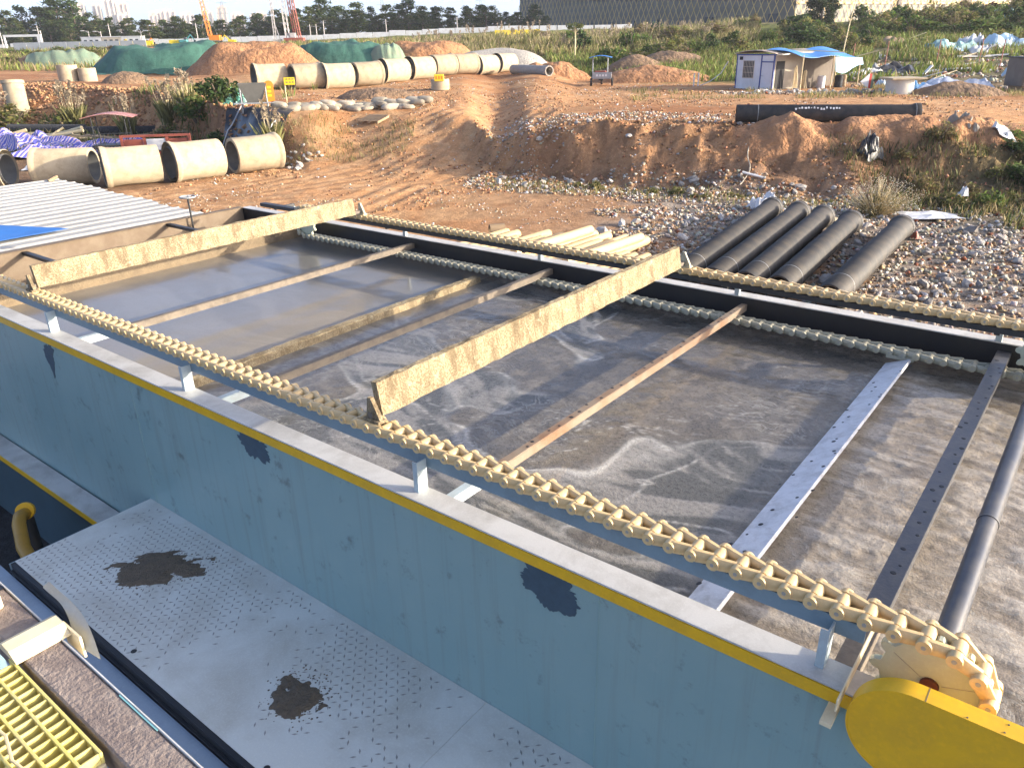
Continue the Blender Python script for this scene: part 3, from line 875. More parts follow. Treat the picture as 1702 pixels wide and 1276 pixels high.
holes(-1.665, 4.5, 9.8, 34, 2.0, o, 8, .40, .40, (-1.665, 2.075 + .0195))
MB().cbx(-1.82, -1.50, 9.865, 9.96, 2.105, 2.15, .006).build('mounting_bracket', MT['chainwet'], o)

# chains
PR = .2945; ZC = 2.47; XS = -.19; XL = -13.2
LOOP = 2 * (XS - XL) + 2 * math.pi * PR
NL = 183; PT = LOOP / NL
def loop_pt(sv):
    sv %= LOOP; L0 = XS - XL
    if sv < L0: return (XL + sv, ZC + PR, 0.0)
    sv -= L0
    if sv < math.pi * PR:
        a = sv / PR; return (XS + PR * math.sin(a), ZC + PR * math.cos(a), a)
    sv -= math.pi * PR
    if sv < L0: return (XS - sv, ZC - PR, math.pi)
    sv -= L0; a = math.pi + sv / PR
    return (XL + PR * math.sin(a), ZC + PR * math.cos(a), a)
def link_mesh(mats, name):
    mb = MB()
    for sy in (-1, 1):
        # side arm: rounded bar from the wide eye to the narrow barrel
        secs = []
        for x, y, w, h in ((-.034, .074, .018, .028), (0.0, .077, .030, .046), (.03, .073, .034, .047), (.075, .061, .034, .045), (.12, .049, .030, .043), (PT, .038, .024, .041), (PT + .030, .032, .016, .026)):
            secs.append([(x, sy * y + w * math.cos(q), h * math.sin(q)) for q in [math.pi * 2 * i / 8 + math.pi / 8 for i in range(8)]])
        vs = [p for s_ in secs for p in s_]
        fs = [(k * 8 + i, k * 8 + (i + 1) % 8, (k + 1) * 8 + (i + 1) % 8, (k + 1) * 8 + i) for k in range(len(secs) - 1) for i in range(8)]
        fs += [tuple(range(8)), tuple(range(len(secs) * 8 - 8, len(secs) * 8))[::-1]]
        mb.add(vs, fs)
        mb.cyl((0, sy * .062, 0), (0, sy * .112, 0), .047, .041, 12)
        mb.cur = 1; mb.cyl((0, sy * .1115, 0), (0, sy * .115, 0), .014, .013, 8); mb.cur = 0
    mb.cyl((PT, -.05, 0), (PT, .05, 0), .044, .044, 12)
    me = mb.mesh(name, smooth=True)
    for m_ in mats: me.materials.append(m_)
    return me
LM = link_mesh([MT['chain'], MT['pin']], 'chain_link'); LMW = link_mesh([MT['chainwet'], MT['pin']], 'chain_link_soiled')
LMF = LM.copy()
def chain(y, label):
    o = thing('conveyor_chain', label, 'chain', (-6.5, y, ZC), tank=True)
    for k in range(NL):
        x, z, a = loop_pt(k * PT); x2, z2, a2 = loop_pt((k + 1) * PT)
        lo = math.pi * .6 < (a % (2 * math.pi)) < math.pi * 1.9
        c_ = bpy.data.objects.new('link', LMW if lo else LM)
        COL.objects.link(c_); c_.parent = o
        c_.location = Vector((x, y, z)) - ORG[o.name]
        c_.rotation_euler = (0, math.atan2(-(z2 - z), x2 - x), 0)
    return o
chain(3.98, 'cream plastic chain running along the near blue wall')
chain(9.98, 'cream plastic chain running along the far black wall')
def sprocket(x, y, label):
    o = thing('sprocket', label, 'sprocket', (x, y, ZC - .3), tank=True)
    poly = []; nt = 12
    for k in range(nt):
        a0 = 2 * math.pi * k / nt
        for da, r in ((-.20, .262), (-.13, .266), (-.09, .300), (-.03, .318), (.03, .318), (.09, .300), (.13, .266), (.20, .262)):
            poly.append((x + r * math.cos(a0 + da), ZC + r * math.sin(a0 + da)))
    MB().prism(poly, y - .022, y + .022, 'y').build('toothed_disc', MT['sprocket'], o)
    MB().cyl((x, y - .045, ZC), (x, y - .0225, ZC), .05, .05, 20).build('hub', MT['redhub'], o)
    for a in (.35, 2.6, 4.4):
        MB().bar((x + .06 * math.cos(a), y - .0225, ZC + .06 * math.sin(a)), (x + .24 * math.cos(a), y - .0225, ZC + .24 * math.sin(a)), .004, .003).build('joint_line', MT['pin'], o)
    return o
sprocket(XS, 3.98, 'pale green toothed sprocket behind the yellow chain guard')
sprocket(XS, 9.98, 'pale green toothed sprocket at the far wall')
sprocket(XL, 9.98, 'pale green sprocket at the far corner of the scum trough')
sprocket(XL, 3.98, 'pale green sprocket at the near corner of the scum trough')
sh = thing('drive_shaft', 'dark steel drive shaft pipe crossing the tank beside the sprocket', 'shaft', (XS, 4.1, ZC - .07), tank=True)
MB().cyl((XS, 4.01, ZC), (XS, 9.95, ZC), .07, .07, 28).build('shaft_pipe', pm('dark_shaft', (.045, .047, .055), (.16, .14, .11), .7, 3, .35, .0, .1, .003), sh, smooth=True)
for y in (5.9, 8.3):
    MB().cyl((XS, y, ZC), (XS, y + .02, ZC), .075, .075, 28).build('coupling', MT['darkbeam'], sh, smooth=True)

# yellow guard
gd_ = thing('chain_guard', 'rounded yellow sheet metal guard over the drive', 'guard', (0, 3.6, 2.07), tank=True)
ZG = 2.375
def stad(r, xr=1.7):
    p = [(XS - .02 + r * math.cos(a), ZG + r * math.sin(a)) for a in np.linspace(math.pi / 2, 3 * math.pi / 2, 30)]
    return p + [(xr, ZG - r), (xr, ZG + r)]
a_, b_ = stad(.305), stad(.296)
n = len(a_); mb = MB()
vs = [(x, y, z) for y in (3.575, 3.69) for p in (a_, b_) for x, z in p]
fs = []
for i in range(n):
    j = (i + 1) % n
    A, Bq, Cq, Dq = 0, n, 2 * n, 3 * n
    fs += [(A + i, A + j, Cq + j, Cq + i), (Bq + j, Bq + i, Dq + i, Dq + j), (A + j, A + i, Bq + i, Bq + j), (Cq + i, Cq + j, Dq + j, Dq + i)]
mb.add(vs, fs).build('rim', MT['yellow'], gd_, smooth=True)
MB().prism(stad(.2955), 3.578, 3.586, 'y').build('front_cover', MT['yellow'], gd_)
MB().prism(stad(.2955), 3.679, 3.687, 'y').build('back_cover', MT['yellow'], gd_)
MB().bx(XS + .02, XS + .024, 3.576, 3.689, ZG + .305, ZG + .3065).build('seam', MT['brownmetal'], gd_)
for x, y in ((.02, 3.59), (.18, 3.595), (.19, 3.66)):
    MB().cyl((x, y, ZG + .305), (x, y, ZG + .309), .005, .004, 8).build('screw', MT['brownmetal'], gd_)
MB().bx(.7, .9, 3.692, 4.005, ZC - .05, ZC + .05).build('support_arm', MT['rail'], gd_)

# hand wheel on the trough
hw = thing('valve_handwheel', 'small valve handwheel on a thin stem at the tank end', 'valve', (-15.9, 9.0, 2.1), tank=True)
MB().cyl((-15.9, 9.0, 2.0), (-15.9, 9.0, 2.86), .02, .02, 8).build('stem', MT['dkrail'], hw)
mb = MB(); mb.tube([(-15.9 + .16 * math.cos(a), 9.0 + .16 * math.sin(a), 2.86) for a in np.linspace(0, 2 * math.pi, 25)], .018, 6)
for k in range(3):
    a = k * 2.1; mb.cyl((-15.9, 9.0, 2.86), (-15.9 + .16 * math.cos(a), 9.0 + .16 * math.sin(a), 2.86), .012, .012, 6)
mb.build('wheel', MT['grey'], hw, smooth=True)

# ------------------------------------------------------------------ walkway platform below the wall
wk = thing('walkway_platform', 'grey checker-plate walkway platform below the blue wall', 'platform', (-3, 2.9, .5), tank=True)
for a_, b_ in ((-8.79, -3.28), (-3.277, 3.0)):
    MB().bx(a_, b_, 2.12, 3.72, .592, .60).build('tread_plate', MT['plate'], wk)
nxx, nyy = 210, 28
gx, gy = np.meshgrid(np.arange(int(nxx * .055 / .07)) * .07 - 8.75, np.arange(int(nyy * .055 / .07)) * .07 + 2.16)
px = gx.ravel(); py = gy.ravel()
wear = fbm(px * .9, py * .9, 3, 91)
keep = (wear + .22 * RNG.random(len(px)) > .61) & (px < 2.9)
alt = ((np.round(px / .07) + np.round(py / .07)) % 2)[keep]
px = px[keep]; py = py[keep]
tv = [(-.5, 0, 0), (0, -.15, 0), (.5, 0, 0), (0, .15, 0), (0, 0, .14)]
V, F, _ = scatter(tv, [(0, 1, 4), (1, 2, 4), (2, 3, 4), (3, 0, 4)], np.stack([px, py, np.full(len(px), .6003)], -1), np.full(len(px), .058), alt * 1.57 + .78 + RNG.normal(0, .05, len(px)))
o = link('tread_pattern', mesh_np('tread_pattern', V - np.array(ORG[wk.name]), F), pm('worn_treads', (.34, .335, .31), (.16, .15, .13), .8, 5, .4), wk); o['kind'] = 'stuff'
MB().bx(-8.79, 3.0, 2.075, 2.118, .36, .590).build('edge_channel', MT['black'], wk)
MB().bx(-8.79, 3.0, 2.045, 2.0745, .50, .512).build('edge_channel_flange', MT['black'], wk)
MB().bx(-8.80, -8.7905, 2.06, 3.72, .36, .598).build('end_channel', MT['rail'], wk)
for x in (-8.2, -4.0, .6):
    MB().bx(x, x + .1, 2.10, 2.20, -1.3, .355).build('support_leg', MT['rail'], wk)
    MB().bx(x, x + .1, 3.55, 3.65, -1.3, .59).build('support_leg', MT['rail'], wk)
for x, y in ((-6.35, 2.2), (-4.25, 2.17), (-2.3, 2.2)):
    MB().cyl((x, y, .6002), (x, y, .603), .028, .028, 14).build('bolt_hole', MT['black'], wk)
lp = thing('cover_plate', 'blue-grey cover plate in the gap beside the walkway platform', 'plate', (-3, 1.5, .3), tank=True)
MB().bx(-10.5, 3.0, 1.02, 2.04, .46, .475).build('plate', pm('blue_grey_plate', (.24, .31, .38), (.14, .17, .20), .5, 2, .4), lp)
for x in (-9, -4, 1):
    MB().bx(x, x + .1, 1.4, 1.5, -1.3, .459).build('support_leg', MT['rail'], lp)
def mudpatch(cx, cy, rx, ry, label, seed, rot=0.0):
    mb = MB(); n = 46; vs = []; idx = {}
    hts = {}
    for j in range(n + 1):
        for i in range(n + 1):
            a = (i / n - .5) * 2.6; c2 = (j / n - .5) * 2.6
            r = math.hypot(a, c2)
            h = 1 - r + (float(fbm(a * 2.2 + seed, c2 * 2.2, 4, seed)) - .5) * 1.5
            hts[i, j] = h
            X_ = a * rx; Y_ = c2 * ry
            X_, Y_ = X_ * math.cos(rot) - Y_ * math.sin(rot), X_ * math.sin(rot) + Y_ * math.cos(rot)
            idx[i, j] = len(vs)
            vs.append((cx + X_, cy + Y_, .6 + max(-.004, min(.022, h * .045)) + (max(0, h) > 0) * random.uniform(0, .008)))
    fs = [(idx[i, j], idx[i + 1, j], idx[i + 1, j + 1], idx[i, j + 1]) for j in range(n) for i in range(n) if max(hts[i, j], hts[i + 1, j], hts[i + 1, j + 1], hts[i, j + 1]) > 0]
    o = mb.add(vs, fs).build('mud_patch', MT['mud'], None, (cx, cy, .6), tank=True)
    tag(o, label, 'mud')
    sp = MB(); q = random.Random(seed)
    for k in range(150):
        a = q.uniform(0, 6.3); d = abs(q.gauss(0, .35)) + .75; r = q.uniform(.003, .012)
        x, y = rx * d * math.cos(a) * 1.1, ry * d * math.sin(a) * 1.1
        x, y = cx + x * math.cos(rot) - y * math.sin(rot), cy + x * math.sin(rot) + y * math.cos(rot)
        if 2.15 < y < 3.68: sp.cyl((x, y, .6004), (x, y, .6004 + r * .35), r, r * .5, 6)
    s_ = link('splashes', sp.mesh('splashes', (cx, cy, .6)), MT['mud'], o); s_['kind'] = 'stuff'
mudpatch(-7.36, 3.0, .46, .27, 'large dark dried mud patch on the walkway plate near its end', 3, .75)
mudpatch(-4.65, 2.8, .25, .20, 'smaller dark mud patch in the middle of the walkway plate', 8, .2)
# yellow pipe in the dark pit
yp = thing('yellow_pipe', 'yellow bent pipe in the dark pit beside the platform', 'pipe', (-10.2, 2.5, -1.3), tank=True)
mb = MB(); mb.tube([(-10.95, 2.95, -.05), (-10.8, 2.83, .02), (-10.65, 2.75, 0.0), (-10.2, 2.6, -.1), (-9.4, 2.5, -.28), (-8.2, 2.4, -.5)], .085, 12)
mb.build('bent_pipe', pm('dull_yellow', (.40, .22, .02), None, .5, 4, .5), yp, smooth=True)
MB().cyl((-10.95, 2.95, -1.3), (-10.95, 2.95, -.06), .08, .08, 12).build('riser', MT['dkrail'], yp, smooth=True)
MB().cyl((-10.98, 2.97, -.03), (-10.92, 2.93, -.0), .12, .12, 14).build('pipe_flange', MT['yellow'], yp, smooth=True)

# ------------------------------------------------------------------ ledge, grating and scrap next to the viewer
lg = thing('ledge_beam', 'grimy weathered ledge beam beside the yellow grating', 'ledge', (-2.5, .78, 1.9), tank=True)
MB().cbx(-4.4, 1.0, .668, .818, 3.34, 3.50, .008).build('beam', MT['ledge'], lg)
MB().cbx(-4.4, 1.0, .819, .826, 3.40, 3.506, .002).build('edge_strip', MT['galv'], lg)
MB().bx(-2.62, -2.34, .8125, .8178, 3.5005, 3.5035).build('turquoise_scuff', pm('turquoise_paint', (.25, .55, .52), None, .4, 10, .6), lg)
for x in (-4.2, -2.0, .6):
    MB().bx(x, x + .12, .69, .80, -1.34, 3.338).build('support_post', MT['rail'], lg)
gr = thing('floor_grating', 'yellow fibreglass floor grating with rectangular cells', 'grating', (-2.8, .3, 3.44), tank=True)
GX0, GX1, GY0, GY1 = -3.16, -2.42, -.42, .64
for k in range(16):
    x = GX1 - .052 * k
    if x > GX0 - .02: MB().cbx(x - .0045, x + .0045, GY0, GY1 - .006, 3.45, 3.4975, .0015).build('cross_bar', MT['frp'], gr)
for k in range(15):
    y = GY1 - .0745 * k
    MB().cbx(GX0 - .03, GX1 + .006, y - .0055, y + .0055, 3.4485, 3.5, .0015).build('long_bar', MT['frp'], gr)
MB().cbx(-2.445, -2.405, GY0, GY1 + .004, 3.40, 3.447, .003).build('support_angle', MT['creamangle'], gr)
mb = MB(); mb.tube([(-3.3, .35, 3.512), (-3.1, .42, 3.515), (-2.95, .44, 3.512), (-2.75, .46, 3.52), (-2.62, .43, 3.515), (-2.45, .45, 3.514), (-2.2, .40, 3.50)], .006, 6)
tag(mb.build('cord', MT['bamboo'], None, (-2.8, .43, 3.51), tank=True, smooth=True), 'thin tan cord lying across the yellow grating', 'cord')
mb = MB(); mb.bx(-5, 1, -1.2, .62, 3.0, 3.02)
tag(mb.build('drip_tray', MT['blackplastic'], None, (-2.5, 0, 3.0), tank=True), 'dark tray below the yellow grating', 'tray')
br = thing('cream_bracket', 'cream folded bracket lying across the grimy ledge', 'bracket', (-3.15, .75, 3.5), tank=True)
MB().prism([(-3.30, 3.503), (-3.12, 3.503), (-3.12, 3.512), (-3.17, 3.545), (-3.24, 3.548), (-3.30, 3.515)], .64, .86, 'y').build('folded_plate', MT['creamangle'], br)
MB().bx(-3.20, -3.04, .861, .871, 3.42, 3.53).build('end_tab', MT['creamangle'], br)
bs = thing('bent_sheet_strip', 'bent grey metal strip standing up beside the cream bracket', 'metal strip', (-3.1, .93, 3.3), tank=True)
def bent(a, c2):
    h = c2
    x = -3.02 - .40 * h + (a - .5) * (.17 - .14 * h * h)
    y = .875 + .03 * h + .03 * math.sin(h * 3) + (a - .5) * .02
    return (x, y, 3.46 + .16 * h + .02 * math.sin(h * 5) + (a - .5) * .03 * h)
MB().sheet(bent, 5, 14, .006).build('strip', MT['sheetgrey'], bs, smooth=True)
b2 = thing('cream_block', 'cream wooden block on the left end of the grimy ledge', 'block', (-3.62, .70, 3.5), tank=True)
MB().cbx(-3.72, -3.54, .52, .76, 3.502, 3.58, .01).build('body', MT['creamangle'], b2)
MB().cyl((-3.72, .80, 3.501), (-3.72, .80, 3.504), .022, .022, 14).build('bolt_hole', MT['black'], b2)

# ------------------------------------------------------------------ corrugated roof beyond the tank end
sr = thing('site_shed', 'low shed with white corrugated roof behind the tank end', 'shed', (-22, 7, 0), tank=True)
SX0, SX1, SY0, SY1 = -28.2, -16.9, 1.0, 11.5
def zroof(x): return 1.55 + (SX1 - x) * .028
ns = 11
for k in range(ns):
    xa = SX0 + (SX1 - SX0) * k / ns; xb = SX0 + (SX1 - SX0) * (k + 1) / ns + .03
    q = 24; pts = []  # two ribs to a sheet
    for i in range(q + 1):
        x = xa + (xb - xa) * i / q
        ph = (i % 12)
        pts.append((x, zroof(x) + (.032 if ph in (0, 1) else 0.0) + .006 * (k % 2)))
    mb = MB(); vs = []; fs = []
    for j, y in enumerate((SY0, SY1 + .05 * (k % 3))):
        vs += [(x, y, z) for x, z in pts] + [(x, y, z - .004) for x, z in pts]
    w = q + 1
    for i in range(q):
        fs += [(i, i + 1, 2 * w + i + 1, 2 * w + i), (w + i + 1, w + i, 3 * w + i, 3 * w + i + 1)]
        fs += [(i + 1, i, w + i, w + i + 1), (2 * w + i, 2 * w + i + 1, 3 * w + i + 1, 3 * w + i)]
    fs += [(0, 2 * w, 3 * w, w), (q, w + q, 3 * w + q, 2 * w + q)]
    mb.add(vs, fs).build('roof_sheet', MT['roofwhite'], sr)
MB().bx(SX0 + .1, SX1 - .1, SY1 - .15, SY1 - .1, 0, 1.5).build('wall', MT['white'], sr)
MB().bx(SX1 - .15, SX1 - .1, SY0, SY1 - .15, 0, 1.5).build('wall', MT['white'], sr)
MB().bx(SX0 + .1, SX0 + .15, SY0, SY1 - .15, 0, 1.7).build('wall', MT['white'], sr)
MB().cyl((SX0 + .2, SY1 - .4, zroof(SX0)), (SX0 + .2, SY1 - .1, zroof(SX0) + .12), .06, .05, 10).build('ridge_cap', MT['wood'], sr)
def tarp_on(a, c2):
    x = -22.6 + 1.9 * a + .2 * c2; y = 5.0 + (2.4 + .9 * a) * c2
    return (x, y, zroof(x) + .055 + .05 * float(fbm(a * 4, c2 * 4, 2, 3)))
tag(MB().sheet(tarp_on, 12, 10, .006).build('blue_plastic_sheet', MT['bluesheet'], None, (-21.5, 6.0, 1.7), tank=True, smooth=True), 'bright blue plastic sheet lying on the white corrugated roof', 'sheet')
# ------------------------------------------------------------------ pipes, heaps and site objects
def pipe_prof(L, ri, ro, rb, lb):
    """concrete pipe with a bell at x=0"""
    return [(ri, .0), (ri, L), (ro - .02, L), (ro, L - .03), (ro, lb + .22), (ro + .02, lb + .12), (rb - .02, lb), (rb, lb - .04), (rb, .03), (rb - .03, 0)]
def conc_pipe(u, v, ang, L, ro, bell_left, label, group=None, roll=0, dz=0):
    ri = ro * .82; rb = ro * 1.10
    o = thing('concrete_pipe', label, 'pipe', (u, v, gz(u, v) + ro * 1.0 + dz), R(ang), group)
    M = Matrix.Translation((-L / 2, 0, 0)) if bell_left else Matrix.Rotation(math.pi, 4, 'Z') @ Matrix.Translation((-L / 2, 0, 0))
    p = pipe_prof(L, ri, ro, rb, .2)
    MB().lathe(p[1:-1] + [p[-1], (ri + .004, 0), (ri + .004, L)][:1], M, 40).build('outer_shell', MT['concrete'], o, smooth=True)
    q = [(ri, -.0), (ri - .0, L), (ri + .01, L - .001), (ri + .01, .001)]
    MB().lathe(q, M, 36).build('inner_bore', MT['concin'], o, smooth=True)
    return o
g1 = 'nearer row of concrete pipes by the dirt ramp'
for u, v, a, L, r, bl, lb in ((-24.6, 37.0, 4, 2.6, .83, False, 'concrete pipe cut off by the left edge of the picture'),
                         (-20.9, 37.6, 6, 2.6, .83, True, 'leftmost whole concrete pipe of the nearer row, behind the white roof'),
                         (-17.5, 37.0, 30, 2.45, .85, True, 'concrete pipe of the nearer row with its dark mouth turned left, second in line'),
                         (-15.05, 38.4, 42, 2.45, .88, True, 'concrete pipe of the nearer row, third in line, bell end to the left'),
                         (-12.75, 40.4, 42, 2.4, .86, False, 'concrete pipe at the right end of the nearer row, bell end to the right')):
    conc_pipe(u, v, a, L, r, bl, lb, g1)
g2 = 'farther row of concrete pipes in front of the soil heaps'
ords = ['first', 'second', 'third', 'fourth', 'fifth', 'sixth', 'seventh', 'eighth', 'ninth', 'tenth']
for k, (u, v, a, bl) in enumerate(((-18.9, 66.4, 30, True), (-16.1, 67.0, 36, False), (-13.85, 67.9, 34, True), (-11.75, 70.0, 40, False), (-9.75, 72.4, 42, True),
                               (-7.75, 75.0, 44, True), (-5.9, 77.4, 46, False), (-3.95, 79.4, 42, False), (-2.0, 82.3, 46, True), (-.1, 86.2, 48, True))):
    conc_pipe(u, v, a, 2.5, .95 - .012 * max(0, k - 3), bl, 'concrete pipe in the farther row, %s from the left' % ords[k], g2)

# black iron pipes on the rubble
def iron_pipe(p0, p1, r, label, group=None, name='iron_pipe', marks=0):
    p0 = Vector(p0); p1 = Vector(p1); d = p1 - p0; L = d.length
    o = thing(name, label, 'pipe', p0 + Vector((0, 0, 0)), math.atan2(d.y, d.x), group)
    sl = math.atan2(d.z, math.hypot(d.x, d.y)); M = Matrix.Rotation(-sl, 4, 'Y')
    ri = r * .88
    MB().lathe([(ri, 0), (ri, L), (r * 1.12, L), (r * 1.15, L - .04), (r * 1.15, L - .22), (r * 1.02, L - .34), (r, L - .4), (r, .02), (r - .015, 0)], M, 36).build('barrel', MT['iron'], o, smooth=True)
    MB().lathe([(ri - .012, .004), (ri - .012, L - .004), (ri - .001, L - .006), (ri - .001, .006)], M, 32).build('lining', MT['ironin'], o, smooth=True)
    for k, x in enumerate((L * .12, L * .97)):
        MB().lathe([(r * (1.0 if k == 0 else 1.155), x), (r * (1.0 if k == 0 else 1.155), x + .02), (r * (1.008 if k == 0 else 1.16), x + .02), (r * (1.008 if k == 0 else 1.16), x)], M, 36).build('pale_band', MT['grey'], o)
    rr = random.Random(int(L * 1000) + int(r * 100))
    if marks:
        mb = MB()
        for k in range(marks):
            x = L * .33 + k * .13 + rr.uniform(-.02, .02); a = rr.uniform(.55, .8)
            for w in range(rr.choice((1, 2, 2))):
                aa = a + w * .09
                mb.obox(M @ Vector((x, -(r + .004) * math.cos(aa), (r + .004) * math.sin(aa))), (rr.uniform(.04, .1), .006, rr.uniform(.03, .09)), M.to_3x3() @ Matrix.Rotation(-aa, 3, 'X'))
        mb.build('white_stencil_marks', MT['white'], o)
    return o
g3 = 'black iron pipes lying on the rubble behind the tank'
for k, (a, c2, lb) in enumerate((((4.25, 18.7), (9.2, 26.9), 'black iron pipe farthest left of the five on the rubble'),
                             ((4.98, 18.35), (9.85, 26.1), 'black iron pipe second from left of the five on the rubble'),
                             ((5.68, 17.95), (10.4, 25.4), 'black iron pipe in the middle of the five on the rubble'),
                             ((6.35, 17.55), (10.95, 24.5), 'black iron pipe fourth from left, touching the middle one'),
                             ((7.25, 16.75), (12.15, 23.6), 'black iron pipe lying apart at the right of the five'))):
    iron_pipe((a[0], a[1], .32), (c2[0], c2[1], .34), .33, lb, g3)
iron_pipe((10.45, 36.9, gz(10.6, 37.1) + .46), (18.0, 35.3, gz(17.8, 35.3) + .42), .39, 'long black plastic-coated pipe on top of the dirt bank', None, 'long_pipe', 15)

# peeled poles stacked behind the tank
rr = random.Random(21)
for k in range(17):
    x = -15.2 + k * .345 + rr.uniform(-.04, .04); r = rr.uniform(.155, .175)
    y0 = 16.2 + rr.uniform(-.3, .3); y1 = 19.2 + rr.uniform(-.5, .8) + (.9 if 4 < k < 13 else 0)
    sk = rr.uniform(-.10, .12)
    mb = MB(); mb.tube([(x, y0, r), (x + sk * .5, (y0 + y1) / 2, r + .01), (x + sk, y1, r)], [r, r * .97, r * .92], 12)
    o = mb.build('peeled_pole', MT['log'], None, (x, y0, 0), tank=True, smooth=True)
    tag(o, 'pale peeled pole, %s from the left in the flat stack behind the tank' % ordw(k + 1), 'pole', 'stack of pale poles')
for k in range(2):
    x = -12.9 + k * 1.72; r = rr.uniform(.12, .15)
    mb = MB(); mb.tube([(x, 16.6, .28 + r), (x + rr.uniform(-.2, .25), 19.4 + rr.uniform(-.3, .9), .27 + r)], r, 12)
    tag(mb.build('peeled_pole', MT['log'], None, (x, 16.6, .3), tank=True, smooth=True), ('pale peeled pole on top of the flat stack, left of two', 'pale peeled pole on top of the flat stack, right of two')[k], 'pole', 'poles on top of the stack')
mb = MB(); mb.tube([(-9.3, 15.2, .55), (-9.15, 17.3, .22)], .12, 12)
tag(mb.build('peeled_pole', MT['log'], None, (-9.3, 15.2, .2), tank=True, smooth=True), 'single pale pole leaning beside the first black iron pipe', 'pole')
mb = MB(); mb.lathe([(.14, 0), (.14, .5), (.19, .5), (.19, 0)], Matrix.Translation((-15.9, 19.2, .2)) @ Matrix.Rotation(.9, 4, 'Z'), 20)
tag(mb.build('pipe_stub', MT['wood'], None, (-15.9, 19.2, .1), tank=True, smooth=True), 'short grey pipe stub left of the pale pole stack', 'pipe')

# heaps
def heap(name, label, cat, u, v, rx, ry, h, rot, seed, mat, rough=.35, flat=0.0, group=None, net=None, netcut=None, n=46):
    z0 = gz(u, v)
    o = thing(name, label, cat, (u, v, z0), rot, group)
    def pt(a, c2, lift=0.0):
        X_ = (a - .5) * 2.3; Y_ = (c2 - .5) * 2.3
        r = math.hypot(X_, Y_)
        r *= .82 + .42 * float(fbm(math.atan2(Y_, X_) * 1.1 + 9, seed * .7, 3, seed + 11)); b_ = max(0.0, 1 - r ** 2.2)
        b_ = min(b_, 1 - flat) / (1 - flat) if flat else b_
        hz = b_ ** .8 * h * (1 - rough * .5 + rough * float(fbm(X_ * 2.2 + seed, Y_ * 2.2, 4, seed))) + (float(fbm(X_ * 7, Y_ * 7, 3, seed + 3)) - .5) * .22 * h * rough * (b_ > 0)
        wx, wy = X_ * rx, Y_ * ry
        ca, sa = math.cos(rot), math.sin(rot)
        gzv = gz(u + wx * ca - wy * sa, v + wx * sa + wy * ca) - z0
        return (wx, wy, gzv - .12 + hz + lift)
    MB().grid(pt, n, n).build('soil', mat, o, smooth=True)
    if net:
        mb = MB(); W = n
        x0, x1, y0, y1 = netcut
        def pn(a, c2):
            p = pt(x0 + (x1 - x0) * a, y0 + (y1 - y0) * c2)
            return (p[0], p[1], p[2] + .16 + .24 * (float(fbm(a * 16.0 + c2 * 6.0, c2 * 2.5, 3, seed + 60)) - .5) * 2 + .05 * math.sin(a * 40 + c2 * 9))
        mb.sheet(pn, 40, 30, .02).build('net_cover', net, o, smooth=True)
    return o
MT['rawsoil'] = pm('raw_clods', (.40, .20, .09), (.22, .10, .045), .8, 1.1, .95, 0, 1.0, .35, 2.2)
MT['brownsoil'] = pm('brown_clods', (.24, .15, .085), (.13, .085, .05), .8, 1.2, .95, 0, 1.0, .3, 2.5)
MT['gravel'] = pm('grey_gravel', (.40, .37, .32), (.28, .25, .21), .7, 2.0, .95, 0, 1.0, .15, 6)
MT['net'] = pm('green_dust_net', (.045, .135, .095), (.02, .065, .05), .9, 1.3, .8, 0, .5, .12, 2.2, (1.0, .25, 1.0))
MT['netold'] = pm('faded_green_net', (.17, .24, .16), (.26, .24, .15), .7, 1.2, .85, 0, .5, .1, 3)
heap('soil_mound', 'long mound draped with dark green dust net at the left', 'mound', -44.5, 109, 10.0, 6.0, 3.0, .10, 4, MT['rawsoil'], .35, .35, None, MT['net'], (.06, .90, .04, .85))
heap('soil_mound', 'raw orange clod mound between the two green net mounds', 'mound', -29.0, 100, 8.6, 4.6, 2.7, .08, 9, MT['rawsoil'], .75, .3)
heap('soil_mound', 'smooth mound under green net behind the farther concrete pipes', 'mound', -20.5, 106, 8.0, 5.0, 3.0, -.05, 14, MT['rawsoil'], .30, .2, None, MT['net'], (.08, .80, .05, .85))
heap('soil_mound', 'orange clod mound to the right of the green net mound', 'mound', -10.2, 107, 7.2, 4.5, 2.4, 0, 19, MT['rawsoil'], .75, .25)
heap('faded_net_mound', 'narrow mound end covered by faded grey-green net', 'mound', -14.6, 103.5, 2.6, 3.0, 2.5, 0, 24, MT['brownsoil'], .4, .2, None, MT['netold'], (.1, .9, .05, .85))
heap('gravel_heap', 'pale grey gravel heap behind the end of the farther pipe row', 'gravel heap', -.6, 90.5, 6.4, 4.4, 2.1, .05, 29, MT['gravel'], .18)
heap('pale_net_heap', 'small heap under pale faded net left of the long green mound', 'mound', -69, 130, 7, 4, 2.0, 0, 33, MT['brownsoil'], .4, .2, None, MT['netold'], (.25, .95, .05, .8))
heap('gravel_heap', 'small tan gravel heap on the plateau above the trench', 'gravel heap', -36.2, 79.6, 2.6, 1.9, 1.15, .2, 37, MT['brownsoil'], .25)
heap('soil_heap', 'small bright orange soil heap beside the end of the pipes', 'soil heap', 5.9, 83, 3.0, 2.2, 1.4, 0, 41, MT['rawsoil'], .5)
heap('soil_heap', 'long low orange soil heap beside the three-wheeler', 'soil heap', 13.2, 75.5, 6.0, 2.4, 1.25, -.12, 45, MT['rawsoil'], .5)
heap('soil_heap', 'dark brown soil heap overgrown by weeds, the left one', 'soil heap', 13.0, 86.0, 3.6, 2.6, 1.5, 0, 49, MT['brownsoil'], .4)
heap('soil_heap', 'dark brown soil heap overgrown by weeds, the right one', 'soil heap', 17.9, 90.0, 4.4, 2.6, 1.4, 0, 53, MT['brownsoil'], .5)
heap('soil_heap', 'brown furrowed soil heap beside the capped concrete shaft', 'soil heap', 29.3, 53.0, 3.4, 1.7, .8, -.1, 57, MT['brownsoil'], .5)
